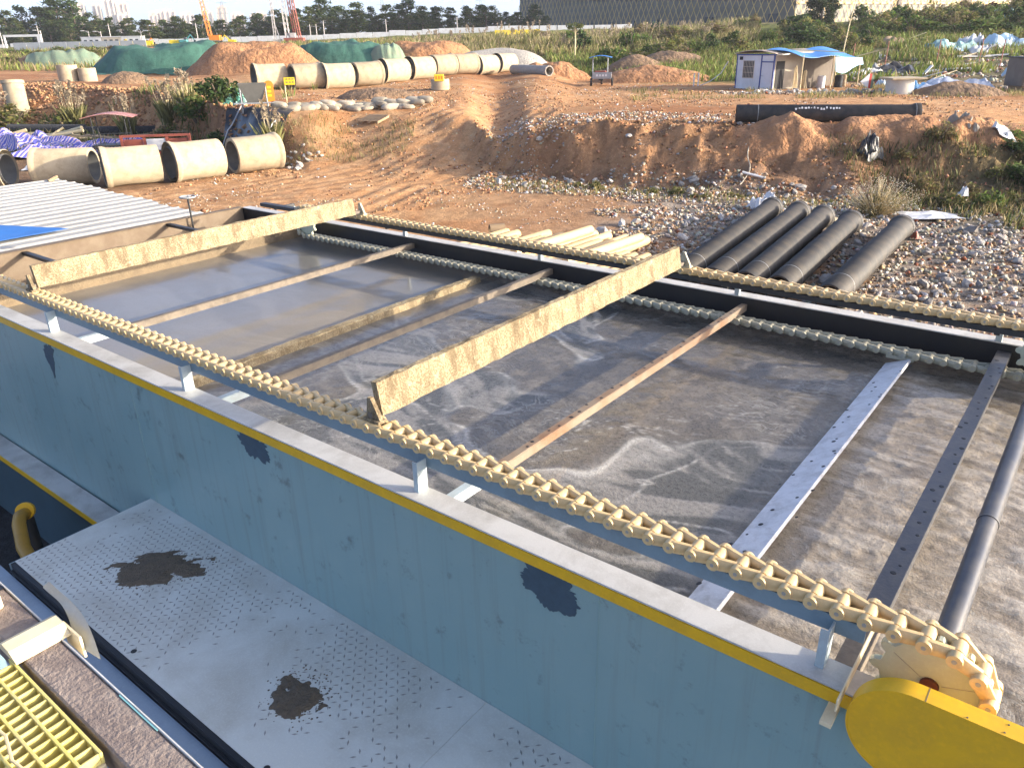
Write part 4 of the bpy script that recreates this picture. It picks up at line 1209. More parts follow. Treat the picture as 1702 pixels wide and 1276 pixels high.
heap('soil_heap', 'low tan heap in front of the farther concrete pipes', 'soil heap', -9.0, 57.0, 3.0, 1.8, .8, .1, 61, MT['brownsoil'], .4)
heap('soil_heap', 'reddish heap at the foot of the last far pipes', 'soil heap', 2.9, 80.5, 2.0, 1.6, .9, 0, 65, MT['rawsoil'], .6)
for k, (u_, v_, rx_, ry_, h_, lb) in enumerate((
                                            (12.2, 34.6, 2.6, 1.7, .5, 'orange soil lump in the middle of the cut bank'), (16.2, 34.2, 2.8, 1.8, .6, 'orange rounded lump on the cut bank below the long pipe end'), (20.3, 33.6, 3.0, 1.5, .5, 'brown soil lump at the right end of the cut bank'))):
    heap('soil_lump', lb, 'soil', u_, v_, rx_, ry_, h_, .1, 80 + k, MT['rawsoil'], .8, .1, None, None, None, 36)

# ---- stones: shared meshes
def stone_mesh(seed, sub=1):
    import bmesh
    bm = bmesh.new(); bmesh.ops.create_icosphere(bm, subdivisions=sub, radius=.5)
    rr = random.Random(seed)
    for w in bm.verts:
        k = rr.uniform(.7, 1.15); w.co = Vector((w.co.x * k * 1.15, w.co.y * k * .9, w.co.z * k * .68))
    me = bpy.data.meshes.new('stone'); bm.to_mesh(me); bm.free(); return me
STN = [stone_mesh(k) for k in range(9)]
for s_ in STN: s_.materials.append(MT['stone'])
def stone(u, v, sc, label, group, cat='stone', name='broken_stone'):
    o = bpy.data.objects.new(name, random.choice(STN)); COL.objects.link(o)
    o.location = (u, v, gz(u, v) + sc * .22); o.scale = (sc * random.uniform(.8, 1.3), sc * random.uniform(.7, 1.1), sc * random.uniform(.7, 1.2))
    o.rotation_euler = (random.uniform(-.5, .5), random.uniform(-.5, .5), random.uniform(0, 6.3))
    return tag(o, label, cat, group)
def tankfree(u, v):
    x = .78595 * u - .61829 * v; y = .61829 * u + .78595 * v
    return y > 10.9 and x > -14
def clear_of_pipes(u, v):
    for a, c2 in (((4.25, 18.7), (9.2, 26.9)), ((4.98, 18.35), (9.85, 26.1)), ((5.68, 17.95), (10.4, 25.4)), ((6.35, 17.55), (10.95, 24.5)), ((7.25, 16.75), (12.15, 23.6))):
        dx, dy = c2[0] - a[0], c2[1] - a[1]; t_ = max(0, min(1, ((u - a[0]) * dx + (v - a[1]) * dy) / (dx * dx + dy * dy)))
        if math.hypot(u - a[0] - t_ * dx, v - a[1] - t_ * dy) < .45: return False
    return True
cnt = 0
while cnt < 150:
    u_ = random.uniform(3, 19); v_ = random.uniform(12.5, 27)
    if not (tankfree(u_, v_) and clear_of_pipes(u_, v_) and u_ / v_ < .85): continue
    stone(u_, v_, random.uniform(.16, .34) * (1.5 if random.random() < .12 else 1), 'broken concrete lump in the rubble field behind the tank', 'lumps of the rubble field'); cnt += 1
for k in range(46):
    u_ = random.uniform(17.4, 25.5); stone(u_, 57.6 - .28 * (u_ - 17) + random.uniform(-.8, .9), random.uniform(.25, .6), 'pale boulder in the row in front of the white cabin', 'boulders before the cabin')
for k in range(60):
    u_ = random.uniform(-.5, 14); v_ = 36.6 - .47 * u_ + random.uniform(-2.6, .4); stone(u_, v_, random.uniform(.12, .42), 'loose rock at the foot of the cut bank', 'rocks below the cut bank')
for k in range(34):
    u_ = random.uniform(1, 14); v_ = 38.0 - .2 * u_ + random.uniform(-2, 2); stone(u_, v_, random.uniform(.15, .4), 'loose rock on the crest of the cut bank', 'rocks on the cut bank')
for k in range(26):
    u_ = random.uniform(-13.2, -9.5); v_ = 41.5 + random.uniform(-1.2, 1.2) + (u_ + 11) * -.4; stone(u_, v_, random.uniform(.12, .4), 'loose rock on the slope below the woven bags', 'rocks below the bags')
# small rubble nobody could count
def rubble(name, us, vs_, smin, smax, label, reds=.06):
    n = len(us)
    import bmesh
    tv = np.array([v_.co[:] for v_ in STN[0].vertices]); 
    ico = [(-.5, 0, .1), (.1, -.45, .05), (.5, .1, .12), (0, .5, .0), (.05, .0, .42), (0, 0, -.3)]
    tf = [(0, 1, 4), (1, 2, 4), (2, 3, 4), (3, 0, 4), (1, 0, 5), (2, 1, 5), (3, 2, 5), (0, 3, 5)]
    sc = smin + (smax - smin) * RNG.random(n) ** 2.2
    z = tz(us, vs_) + sc * .12
    cv = np.array([.46, .405, .33]) * (.45 + 1.0 * RNG.random((n, 1))) * (1 + RNG.normal(0, .05, (n, 3)))
    rd_ = RNG.random(n) < reds; cv[rd_] = np.array([.30, .12, .07]) * (.7 + .6 * RNG.random((rd_.sum(), 1)))
    wh = RNG.random(n) < .09; cv[wh] = .62 + .1 * RNG.random((wh.sum(), 1))
    br_ = RNG.random(n) < .30; cv[br_] = cv[br_] * np.array([.95, .72, .5])
    s3 = np.stack([sc * (.7 + .6 * RNG.random(n)), sc * (.6 + .6 * RNG.random(n)), sc * (.5 + .7 * RNG.random(n))], -1)
    V, F, Cc = scatter(ico, tf, np.stack([us, vs_, z], -1), s3, RNG.random(n) * 6.3, RNG.normal(0, .5, n), RNG.random(n) * 6.3, np.clip(cv, .02, .8))
    o = link(name, mesh_np(name, V, F, False, Cc), MT['rubble'])
    tag(o, label, 'rubble', kind='stuff'); return o
def pick(n, ur, vr, cond):
    U = RNG.uniform(*ur, n * 3); Vv = RNG.uniform(*vr, n * 3); k = cond(U, Vv)
    return U[k][:n], Vv[k][:n]
def cpipe(U, Vv):
    ok = np.ones(len(U), bool)
    for a, c2 in (((4.25, 18.7), (9.2, 26.9)), ((4.98, 18.35), (9.85, 26.1)), ((5.68, 17.95), (10.4, 25.4)), ((6.35, 17.55), (10.95, 24.5)), ((7.25, 16.75), (12.15, 23.6))):
        dx, dy = c2[0] - a[0], c2[1] - a[1]; t_ = np.clip(((U - a[0]) * dx + (Vv - a[1]) * dy) / (dx * dx + dy * dy), 0, 1)
        ok &= np.hypot(U - a[0] - t_ * dx, Vv - a[1] - t_ * dy) > .22
    return ok
dens = lambda U, Vv: fbm(U * .45, Vv * .45, 3, 71)
us, vs_ = pick(15000, (1, 21), (11.5, 29), lambda U, Vv: (U * .61829 + Vv * .78595 > 10.8) & (U / Vv < .9) & (U > 2.2 + (Vv - 20) * .12) & (dens(U, Vv) + np.clip((U - 2) * .05, 0, .35) > .42) & cpipe(U, Vv))
rubble('rubble', us, vs_, .035, .22, 'grey and white broken concrete rubble behind the tank')
us, vs_ = pick(4500, (-2, 15), (27.5, 37), lambda U, Vv: np.abs(Vv - (35.0 - .5 * U)) < 1.2 + 2.2 * dens(U, Vv))
rubble('rubble', us, vs_, .03, .2, 'pale stony litter along the foot of the cut bank')
us, vs_ = pick(2600, (-1, 12), (36, 45), lambda U, Vv: (dens(U, Vv) > .5) & (Vv < 46 - .3 * U))
rubble('rubble', us, vs_, .03, .2, 'pale stony litter on the plateau edge above the cut bank')
us, vs_ = pick(2600, (-14, 20), (26, 34), lambda U, Vv: dens(U * 1.4, Vv * 1.4) > .55)
rubble('rubble', us, vs_, .02, .12, 'small stones scattered over the near dirt ground')
us, vs_ = pick(1500, (15, 27), (52, 60), lambda U, Vv: (np.abs(Vv - (57.4 - .28 * (U - 17))) < 1.3))
rubble('rubble', us, vs_, .06, .3, 'stony litter around the boulders before the cabin')
us, vs_ = pick(4500, (-16, 30), (32, 75), lambda U, Vv: dens(U, Vv * .7) > .52)
rubble('rubble', us, vs_, .03, .16, 'clods and stones scattered over the dirt road')
def clods(name, us, vs_, smin, smax, label):
    o = rubble(name, us, vs_, smin, smax, label, 0)
    ca = o.data.color_attributes['Col']; n = len(ca.data); q = n // 6
    base = np.array([.42, .23, .115])[None] * (.45 + .9 * RNG.random((q, 1))) * (1 + RNG.normal(0, .06, (q, 3)))
    c4 = np.ones((q * 6, 4), np.float32); c4[:, :3] = np.repeat(np.clip(base, .02, .7), 6, 0); ca.data.foreach_set('color', c4.ravel())
us, vs_ = pick(4200, (-14, 21), (29, 46), lambda U, Vv: (lambda s, K, Z: (Vv > K[0] - .8) & (Vv < K[1] + 1.2) & (K[1] - K[0] < 7))(*prof(U, Vv)))
clods('soil_clods', us, vs_, .03, .24, 'broken soil clods over the faces of the cut banks')
us, vs_ = pick(9000, (-46, -14), (44, 84), lambda U, Vv: (lambda s, K, Z: (Vv > K[0] - 1) & (Vv < K[1] + 3) & (s > -.66))(*prof(U, Vv)))
clods('soil_clods', us, vs_, .06, .45, 'broken soil clods over the trench bank')
us, vs_ = pick(7000, (-16, 30), (29, 66), lambda U, Vv: (np.abs(road_d(U, Vv) - 3.0) < .8) | (dens(U * .8, Vv * .8) > .6))
clods('soil_clods', us, vs_, .03, .20, 'small soil clods thrown up beside the wheel tracks')
us, vs_ = pick(2500, (26, 55), (57, 90), lambda U, Vv: (dens(U, Vv) > .5) & (U / Vv > .42))
rubble('rubble', us, vs_, .08, .5, 'mixed rubbish fragments on the dump slope', .2)

# woven bags, pallet, signs and the chute on the island
rr = random.Random(31)
def bag_mesh(seed):
    q = random.Random(seed); mb = MB(); n = 10
    def pt(a, c2):
        th = a * 2 * math.pi; x = (c2 - .5) * 2
        r = (1 - abs(x) ** 3.2) ** .5 if abs(x) < 1 else 0
        r = max(r, .12)
        return (x * .5, .24 * r * math.cos(th) * (1 + .12 * math.sin(3 * x + seed)), .20 * r * math.sin(th) * (1 + .15 * math.sin(2 * th + seed)))
    mb.grid(pt, 12, 10); me = mb.mesh('bag', smooth=True); me.materials.append(MT['bag']); return me
BGM = [bag_mesh(k) for k in range(4)]
for k in range(46):
    f = k / 45
    u_ = -12.6 + 7.6 * f + rr.uniform(-.3, .3); v_ = 47.2 + 2.2 * math.sin(f * 2.2) + rr.uniform(-.9, .9)
    o = bpy.data.objects.new('woven_bag', BGM[k % 4]); COL.objects.link(o)
    sc = rr.uniform(.75, 1.25); o.scale = (sc, sc, sc)
    o.location = (u_, v_, gz(u_, v_) + .12 + rr.choice((0, 0, .18)) * sc); o.rotation_euler = (rr.uniform(-.15, .15), rr.uniform(-.15, .15), rr.uniform(-.5, .5))
    tag(o, 'pale filled woven bag in the row beside the dirt ramp', 'bag', 'woven bags beside the ramp')
def pallet(u, v, rz, label):
    o = thing('pallet', label, 'pallet', (u, v, gz(u, v) + .05), rz)
    for k in range(6): MB().bx(-.7, .7, -.55 + k * .2, -.55 + k * .2 + .12, .12, .145).build('slat', MT['wood'], o)
    for k in range(3): MB().bx(-.66 + k * .6, -.54 + k * .6, -.55, .57, 0, .1195).build('bearer', MT['wood'], o)
    o.rotation_euler = (.22, 0, rz)
pallet(-7.5, 46.0, -.5, 'wooden pallet lying on the slope below the woven bags')
def flag_sign(u, v, h, w, hh, mat, label, pole=True):
    o = thing('sign', label, 'sign', (u, v, gz(u, v)), .1)
    MB().cyl((0, 0, -.1), (0, 0, h), .03, .03, 8).build('pole', MT['bamboo'], o)
    MB().cbx(-.02, w, -.055, -.031, h - hh, h, .01).build('board', mat, o)
    for k in range(3):
        for j in range(2): MB().bx(.08 + k * w * .3, .08 + k * w * .3 + w * .2, -.060, -.0555, h - hh * (.3 + .4 * j), h - hh * (.16 + .4 * j)).build('character', MT['brownmetal'], o)
flag_sign(-13.0, 48.6, 1.7, .6, .42, MT['yel2'], 'small yellow board on a thin pole beside the woven bags')
# chute box with orange sign
ch = thing('chute_box', 'dark metal hopper box at the top of the black chute', 'hopper', (-14.5, 47.3, gz(-14.5, 47.3)), .25)
mb = MB()
a4 = [(-.8, -.6), (.8, -.6), (.8, .6), (-.8, .6)]; b4 = [(-.35, -.3), (.35, -.3), (.35, .3), (-.35, .3)]
vs = [(x, y, 1.45) for x, y in a4] + [(x, y, .35) for x, y in b4] + [(x * .95, y * .95, 1.45) for x, y in a4] + [(x * .9, y * .9, .38) for x, y in b4]
fs = []
for i in range(4):
    j = (i + 1) % 4; fs += [(i, j, 4 + j, 4 + i), (8 + j, 8 + i, 12 + i, 12 + j), (i, 8 + i, 8 + j, j)]
fs += [(4, 5, 6, 7), (15, 14, 13, 12)]
mb.add(vs, fs).build('hopper', pm('hopper_steel', (.13, .125, .11), None, .5, 3, .6), ch)
for x, y in ((-.7, -.5), (.7, -.5), (.7, .5), (-.7, .5)): MB().cyl((x, y, -.2), (x, y, 1.3), .04, .04, 8).build('leg', MT['grey'], ch)
MB().bx(-1.1, 1.1, -1.3, -.62, .42, .45).build('apron_plate', MT['grey'], ch)
og = thing('warning_sign', 'orange oval-topped warning board beside the hopper box', 'sign', (-13.55, 47.2, gz(-13.55, 47.2)), .2)
poly = [(-.25, .45), (.25, .45)] + [(.25 * math.cos(a), 1.35 + .22 * math.sin(a)) for a in np.linspace(0, math.pi, 12)]
MB().prism(poly, -.02, .02, 'y').build('board', MT['orange'], og)
MB().cyl((0, .05, -.1), (0, .05, 1.0), .03, .03, 8).build('stake', MT['dark'], og)
for k in range(3): MB().bx(-.10, .10, -.026, -.0205, .72 + k * .22, .84 + k * .22).build('character', MT['yel2'], og)
def chute(a, c2):
    u_ = -16.9 + 4.6 * a + .3 * c2; v_ = 43.2 + 2.9 * c2 + (1 - a) * 2.6
    return (u_, v_, gz(u_, v_) + .10 + .05 * math.sin(a * 9 + c2 * 5))
o = link('black_sheeting', MB().sheet(chute, 26, 20, .02).mesh('black_sheeting', (-15, 45, 0), True), MT['blackplastic'], None, (-15, 45, 0))
tag(o, 'black plastic sheeting covering the slope below the hopper', 'sheeting')
for k, (p, q) in enumerate((((-15.2, 48.6), (-16.6, 46.6)), ((-12.6, 44.6), (-13.4, 43.0)))):
    mb = MB(); pts = []
    for i in range(9):
        f = i / 8; u_ = p[0] + (q[0] - p[0]) * f; v_ = p[1] + (q[1] - p[1]) * f
        pts.append((u_ - p[0], v_ - p[1], gz(u_, v_) + .25 + .5 * f * (1 - f)))
    tag(mb.tube(pts, .035, 6).build('pale_hose', MT['white'], None, (p[0], p[1], 0), smooth=True), ('pale hose running down left of the black sheeting', 'pale hose running down right of the black sheeting')[k], 'hose')
def crumple(name, label, cat, u, v, w, d, h, mat, seed, rz=0.0, dz=.05, nu=16, group=None, th=.015):
    z0 = gz(u, v)
    def f(a, c2):
        x = (a - .5) * w; y = (c2 - .5) * d; ca, sa = math.cos(rz), math.sin(rz)
        n_ = float(fbm(a * 3.5 + seed * 1.7, c2 * 3.5 + seed, 4, seed)); n2_ = float(fbm(a * 9.0, c2 * 9.0 + seed, 2, seed + 2))
        rim = min(1.0, 9 * min(a, 1 - a, c2, 1 - c2) + .15)
        return (x + .22 * w * (float(fbm(a * 3, c2 * 3, 2, seed + 5)) - .5), y + .22 * d * (float(fbm(a * 3 + 9, c2 * 3, 2, seed + 7)) - .5),
                gz(u + x * ca - y * sa, v + x * sa + y * ca) - z0 + dz + h * rim * max(0.0, (n_ - .3) * 1.7) + h * .22 * (n2_ - .5))
    o = MB().sheet(f, nu, nu, th).build(name, mat, None, (u, v, z0), rz=rz)
    return tag(o, label, cat, group)
crumple('green_tarp', 'green and white crumpled tarp beside the hopper box', 'tarp', -16.6, 51.2, 2.0, 1.6, 1.3, pm('green_white_tarp', (.10, .36, .28), (.6, .62, .58), .9, 2.0, .6, 0, .5, .05, 5), 4)
# yellow concrete block with marking
yb = thing('manhole_riser', 'concrete manhole riser with a yellow marker box on the dirt road', 'manhole', (-4.9, 61.8, gz(-4.9, 61.8)), 0)
MB().lathe([(.5, 0), (.5, .75), (.65, .75), (.68, .7), (.68, 0)], Matrix.Rotation(-math.pi / 2, 4, 'Y'), 24).build('ring', MT['concrete'], yb, smooth=True)
MB().cbx(-.38, .34, -.72, -.5, .62, 1.1, .03).build('marker_box', MT['yel2'], yb)
for k in range(3): MB().bx(-.28 + k * .2, -.16 + k * .2, -.727, -.7205, .76, .98).build('character', MT['orange'], yb)
# grey tube lying at the end of the pipe row
mb = MB(); mb.lathe([(.36, 0), (.36, 7.0), (.45, 7.0), (.45, 0)], Matrix.Identity(4), 24)
tag(mb.build('grey_tube', MT['gravel'], None, (4.0, 75.6, gz(4, 75.6) + .45), rz=2.05, smooth=True), 'pale grey tube lying across the gravel heap, mouth towards the road', 'tube')
# timber boards on the plateau
rr = random.Random(77)
for k in range(9):
    u_ = -28.5 + k * .75 + rr.uniform(-.4, .4); v_ = 73.5 - k * .8 + rr.uniform(-.8, .8)
    tag(MB().obox((0, 0, .1 + .05 * (k % 3)), (rr.uniform(2, 4), rr.uniform(.2, .6), .06), Matrix.Rotation(rr.uniform(-.12, .12), 3, 'Y')).build('timber_board', MT['wood'], None, (u_, v_, gz(u_, v_)), rz=rr.uniform(-.5, .2)), 'weathered board in the pile on the plateau edge', 'board', 'board pile on the plateau')
# concrete stumps and the upright pipe
for u_, v_, r, h, lb in ((-43.9, 83.6, .95, 1.6, 'taller pale concrete stump above the trench'), (-42.0, 83.6, .85, 1.35, 'shorter pale concrete stump above the trench')):
    o = thing('concrete_stump', lb, 'concrete', (u_, v_, gz(u_, v_) - .1), .2)
    MB().lathe([(r * .7, 0), (r * .7, h), (r, h), (r, 0)], Matrix.Rotation(-math.pi / 2, 4, 'Y'), 24).build('ring', MT['concrete'], o, smooth=True)
o = thing('upright_pipe', 'cream concrete pipe leaning upright against the trench bank', 'pipe', (-41.2, 69.2, gz(-41.2, 69.2) - .4), 0)
for k, (z0_, z1_, r) in enumerate(((0, 1.2, .85), (1.2, 3.0, .8), (3.0, 3.25, .88))):
    MB().cyl((-.05 * z0_, .12 * z0_, z0_), (-.05 * z1_, .12 * z1_, z1_ - .001), r, r, 24).build('pipe_section', MT['concrete'], o, smooth=True)

# ------------------------------------------------------------------ trench bottom: tarp, hose, poles, cart
m, t, b = nm('striped_tarpaulin')
co = coords(t, 'Object')
wv = t.nodes.new('ShaderNodeTexWave'); wv.wave_type = 'BANDS'; wv.inputs['Scale'].default_value = .85; wv.inputs['Distortion'].default_value = 1.0
mp = t.nodes.new('ShaderNodeMapping'); mp.inputs['Rotation'].default_value = (0, 0, .5); t.links.new(co, mp.inputs[0]); t.links.new(mp.outputs[0], wv.inputs['Vector'])
n_ = t.nodes.new('ShaderNodeValToRGB'); e = n_.color_ramp; e.interpolation = 'CONSTANT'
for p_, c_ in ((0.0, (.10, .10, .42)), (.30, (.62, .60, .66)), (.55, (.52, .12, .14)), (.70, (.62, .60, .66)), (.85, (.12, .13, .45))):
    if p_ == 0: e.elements[0].color = (*c_, 1); e.elements[0].position = 0
    else: q_ = e.elements.new(p_); q_.color = (*c_, 1)
e.elements.remove(e.elements[-1])
t.links.new(wv.outputs[0], n_.inputs[0]); t.links.new(n_.outputs[0], b.inputs['Base Color']); b.inputs['Roughness'].default_value = .6
bump(t, b, noise(t, co, 3, 5, .6), .5, .1)
MT['stripe'] = m
crumple('striped_tarp', 'blue, red and white striped tarp spread in the trench', 'tarp', -25.6, 49.2, 8.0, 4.4, 1.1, m, 12, .15, .10, 34, None, .02)
crumple('striped_tarp', 'striped tarp bunched at the left edge of the picture', 'tarp', -32.0, 52.5, 5.0, 3.6, 1.3, m, 22, -.2, .10, 28, None, .02)
crumple('white_plastic', 'white plastic scrap on the trench floor below the striped tarp', 'plastic', -25.0, 42.6, 1.5, .8, .3, MT['white'], 9)
def corrug(p, q, r, label):
    p = Vector(p); q = Vector(q); d = q - p; L = d.length; n = int(L / .12)
    prof_ = []
    for k in range(n): x = k * L / n; prof_ += [(r * .86, x), (r, x + .03), (r, x + .07), (r * .86, x + .10)]
    prof_ = [(r * .75, 0)] + prof_ + [(r * .75, L)]
    o = MB().lathe(prof_, Matrix.Identity(4), 18).build('corrugated_hose', MT['hose'], None, p, rz=math.atan2(d.y, d.x), smooth=False)
    tag(o, label, 'hose')
corrug((-37.5, 61.2, .45), (-31.0, 59.6, .45), .38, 'black corrugated hose lying along the trench, left length')
corrug((-30.6, 58.6, .42), (-25.0, 58.2, .42), .34, 'black corrugated hose lying along the trench, right length')
rr = random.Random(5)
for k in range(13):
    u_ = -33.5 + rr.uniform(-3, 6); v_ = 55.5 + rr.uniform(-2.2, 2.0); L = rr.uniform(2, 4.5); r = rr.uniform(.07, .15)
    mb = MB(); mb.tube([(-L / 2, 0, .25), (0, 0, .3 + rr.uniform(0, .3)), (L / 2, 0, .3 + rr.uniform(0, .7))], [r, r * .95, r * .85], 8)
    tag(mb.build('bamboo_pole', MT['bamboo'], None, (u_, v_, gz(u_, v_)), rz=rr.uniform(-.5, .9), smooth=True), 'pale pole in the loose heap behind the striped tarp', 'pole', 'loose poles in the trench')
for k in range(9):
    u_ = -26 + rr.uniform(-3, 5); v_ = 54 + rr.uniform(-2.0, 2.2)
    tag(MB().obox((0, 0, .22 + .05 * k), (rr.uniform(1.6, 3.4), rr.uniform(.15, .5), .05), Matrix.Rotation(rr.uniform(-.2, .2), 3, 'Y')).build('plank', MT['wood'], None, (u_, v_, gz(u_, v_)), rz=rr.uniform(-.4, .5)), 'weathered plank among the trench scrap', 'plank', 'planks in the trench')
# flat scrap frame (rusty) and green sheets
fr = thing('rusty_frame', 'rusty red-brown panel frame leaning behind the nearer pipes', 'frame', (-19.3, 44.5, gz(-19.3, 44.5) + .2), .12)
for x in (-1.9, -.7, .5, 1.7): MB().bx(x - .07, x + .07, -.05, .05, .3, 1.25).build('upright', MT['red'], fr)
for z in (.3, 1.2): MB().bx(-1.97, 1.77, -.06, .06, z, z + .13).build('rail', MT['red'], fr)
for k in range(3): MB().bx(-1.8 + k * 1.2, -.8 + k * 1.2, -.02, .02, .5, 1.1).build('panel', MT['white'] if k % 2 else MT['red'], fr)
ct = thing('hand_cart', 'dark metal handcart with red canopy among the trench scrap', 'cart', (-23.2, 47.6, gz(-23.2, 47.6)), .2)
for x, y in ((-.9, -.5), (.9, -.5), (.9, .5), (-.9, .5)): MB().cyl((x, y, .5), (x, y, 2.25), .035, .035, 8).build('post', MT['dkrail'], ct)
MB().sheet(lambda a, c2: ((a - .5) * 2.8, (c2 - .5) * 1.6, 2.25 + .22 * math.sin(a * math.pi)), 12, 4, .03).build('canopy', pm('faded_red_canopy', (.42, .17, .15), (.5, .4, .36), .8, 2, .7), ct, smooth=True)
MB().cbx(-1.1, 1.1, -.6, .6, .62, .72, .01).build('bed', MT['dkrail'], ct)
for x in (-.7, .7):
    for y in (-.62, .62):
        MB().lathe([(.28, -.05), (.28, .05), (.38, .05), (.38, -.05)], Matrix.Translation((x, y, .38)) @ Matrix.Rotation(math.pi / 2, 4, 'Z'), 18).build('wheel', MT['rubber'], ct, smooth=True)
for k in range(4): MB().cyl((-1.0 + k * .6, -.55, .72), (-1.0 + k * .6, -.55, 1.35), .025, .025, 6).build('stake', MT['dkrail'], ct)
MB().bar((-1.1, -.55, 1.35), (1.1, -.55, 1.35), .05, .05).build('side_rail', MT['dkrail'], ct)
for k, (u_, v_, w, d, mt, lb) in enumerate(((-21.6, 50.0, 2.6, 1.5, 'teal', 'grey-green flat sheet between the striped tarp and the cart'), (-19.8, 49.6, 2.2, 1.2, 'grey', 'grey flat sheet right of the handcart'), (-29.5, 47.4, 2.4, 1.6, 'sheetgrey', 'grey-green sheet left of the spread striped tarp'))):
    crumple('scrap_sheet', lb, 'sheet', u_, v_, w, d, .2, MT[mt], 40 + k, .3, .15, 8)
# ------------------------------------------------------------------ cabin with awning
U_ = Vector((.511, -.860)); ang = math.atan2(-.860, .511)
cb = thing('site_cabin', 'white panel site cabin with blue frame and barred window', 'cabin', (17.8, 64.0, gz(18.5, 62.5) - .05), ang)
W_, D_, H_ = 3.7, 6.0, 2.5       # front along local x, depth along local y (away to the right)
for k in range(4):
    x0 = .08 + k * (W_ - .16) / 4
    MB().bx(x0, x0 + (W_ - .16) / 4 - .008, .02, .08, .05, H_ - .1).build('wall_panel', MT['white'], cb)
for k in range(6):
    y0 = .1 + k * (D_ - .2) / 6
    MB().bx(W_ - .08, W_ - .02, y0, y0 + (D_ - .2) / 6 - .01, .05, H_ - .1).build('wall_panel', MT['cream'], cb)
MB().bx(.02, .08, .1, D_ - .1, .05, H_ - .1).build('wall_panel', MT['white'], cb)
MB().bx(.08, W_ - .08, D_ - .08, D_ - .02, .05, H_ - .1).build('wall_panel', MT['white'], cb)
for x, y in ((0, 0), (W_ - .1, 0), (W_ - .1, D_ - .1), (0, D_ - .1), (2.42, -.008)):
    MB().bx(x, x + .1, y, y + .1, 0, H_ - .1).build('frame_post', MT['blueframe'], cb)
MB().bx(-.05, W_ + .05, -.04, .10, H_ - .099, H_).build('frame_beam', MT['blueframe'], cb)
MB().bx(2.525, W_ - .105, -.006, .015, 1.92, 2.0).build('frame_beam', MT['blueframe'], cb)
MB().sheet(lambda a, c2: (-.15 + (W_ + .3) * a, -.15 + (D_ + .3) * c2, H_ + .05 + .22 * math.sin(a * math.pi)), 10, 4, .04).build('roof', pm('faded_roof', (.46, .36, .27), (.5, .42, .36), .6, 1, .7), cb)
wd = MB().bx(.75, 1.75, .005, .018, .85, 2.0).build('window', MT['glassd'], cb)
mb = MB()
for a_, b_, c_, d_ in ((.70, 1.80, .80, .85), (.70, 1.80, 2.0, 2.05), (.70, .75, .851, 1.999), (1.75, 1.80, .851, 1.999)): mb.bx(a_, b_, -.012, .019, c_, d_)
sub(mb, 'window_frame', MT['cream'], wd, cb)
for k in range(6): sub(MB().bx(.86 + k * .15, .885 + k * .15, -.02, -.004, .85, 2.0), 'bar', MT['cream'], wd, cb)
for k in range(2): sub(MB().bx(.75, 1.75, -.028, -.0205, 1.2 + .4 * k, 1.23 + .4 * k), 'bar', MT['cream'], wd, cb)
dr = MB().bx(2.56, 3.52, -.002, .0185, .08, 1.9).build('door', pm('door_white', (.6, .6, .62), None, .3, 2, .5), cb)
sub(MB().cyl((2.66, -.04, 1.0), (2.66, -.003, 1.0), .035, .035, 10), 'door_handle', MT['grey'], dr, cb)
MB().cbx(.3, .62, -.03, .018, 2.08, 2.32, .01).build('vent', MT['dark'], cb)
MB().bx(W_ - .015, W_ + .0, .25, 1.15, .1, 2.0).build('dark_doorway_panel', MT['dark'], cb)  # solid dark panel on the wall, painted as the unlit inside of a doorway
# awning beside the cabin, open to the road
aw = thing('awning', 'blue tarpaulin awning on poles along the side of the cabin', 'awning', (17.8, 64.0, gz(21.5, 62.0) - .05), ang)
def rf(a, c2):
    x = 2.6 + 3.3 * a; y = .3 + 6.6 * c2 + .3 * math.sin(a * 4)
    return (x, y, 2.82 - .42 * a + .10 * math.sin(c2 * 9 + a * 3) - .25 * a * c2)
MB().sheet(rf, 16, 18, .02).build('roof_tarp', MT['bluetarp'], aw, smooth=True)
def fl_(a, c2):
    y = 3.9 + 3.0 * a
    return (5.92 + .05 * math.sin(a * 7) + .16 * c2, y, 2.38 - .25 * (y / 6.9) - c2 * (.95 + .25 * math.sin(a * 5)) * (1 - .35 * a))
MB().sheet(fl_, 14, 8, .02).build('hanging_flap', MT['cyantarp'], aw, smooth=True)
for x, y, h in ((5.85, .5, 2.45), (5.85, 3.8, 2.3), (5.9, 6.8, 2.15), (3.8, 6.85, 2.5)):
    MB().cyl((x, y, 0), (x, y, h), .045, .04, 8).build('pole', MT['bamboo'], aw)
MB().tube([(3.0, 2.0, 2.80), (6.4, 4.2, 2.55)], .04, 6).build('ridge_pole', MT['bamboo'], aw)
MB().tube([(5.6, 6.6, 2.2), (6.9, 7.4, 2.6)], .04, 6).build('ridge_pole', MT['bamboo'], aw)
MB().bx(3.75, 3.80, 3.2, 6.7, 0, 2.2).build('shade_sheet', MT['brownmetal'], aw)  # added dark sheet, its colour stands for the shade beneath the tarpaulin
c0 = Matrix.Translation(Vector((17.8, 64.0, 0))) @ Matrix.Rotation(ang, 4, 'Z')
for k, (x, y, mt, lb) in enumerate(((4.6, 4.3, 'white', 'pale drum in the shade under the blue awning'), (5.0, 6.2, 'wood', 'brown drum under the right end of the blue awning'), (5.3, 5.4, 'dark', 'dark drum under the hanging tarp flap'))):
    p = c0 @ Vector((x, y, 0)); o = thing('drum', lb, 'drum', (p.x, p.y, gz(p.x, p.y)), 0)
    MB().lathe([(.02, 0), (.30, 0), (.31, .03), (.30, .28), (.315, .30), (.30, .32), (.30, .58), (.31, .62), (.29, .85), (.27, .87), (.02, .86)], Matrix.Rotation(-math.pi / 2, 4, 'Y'), 20).build('body', MT[mt], o, smooth=True)
    MB().cyl((.12, 0, .87), (.12, 0, .90), .05, .05, 10).build('bung', MT['grey'], o)
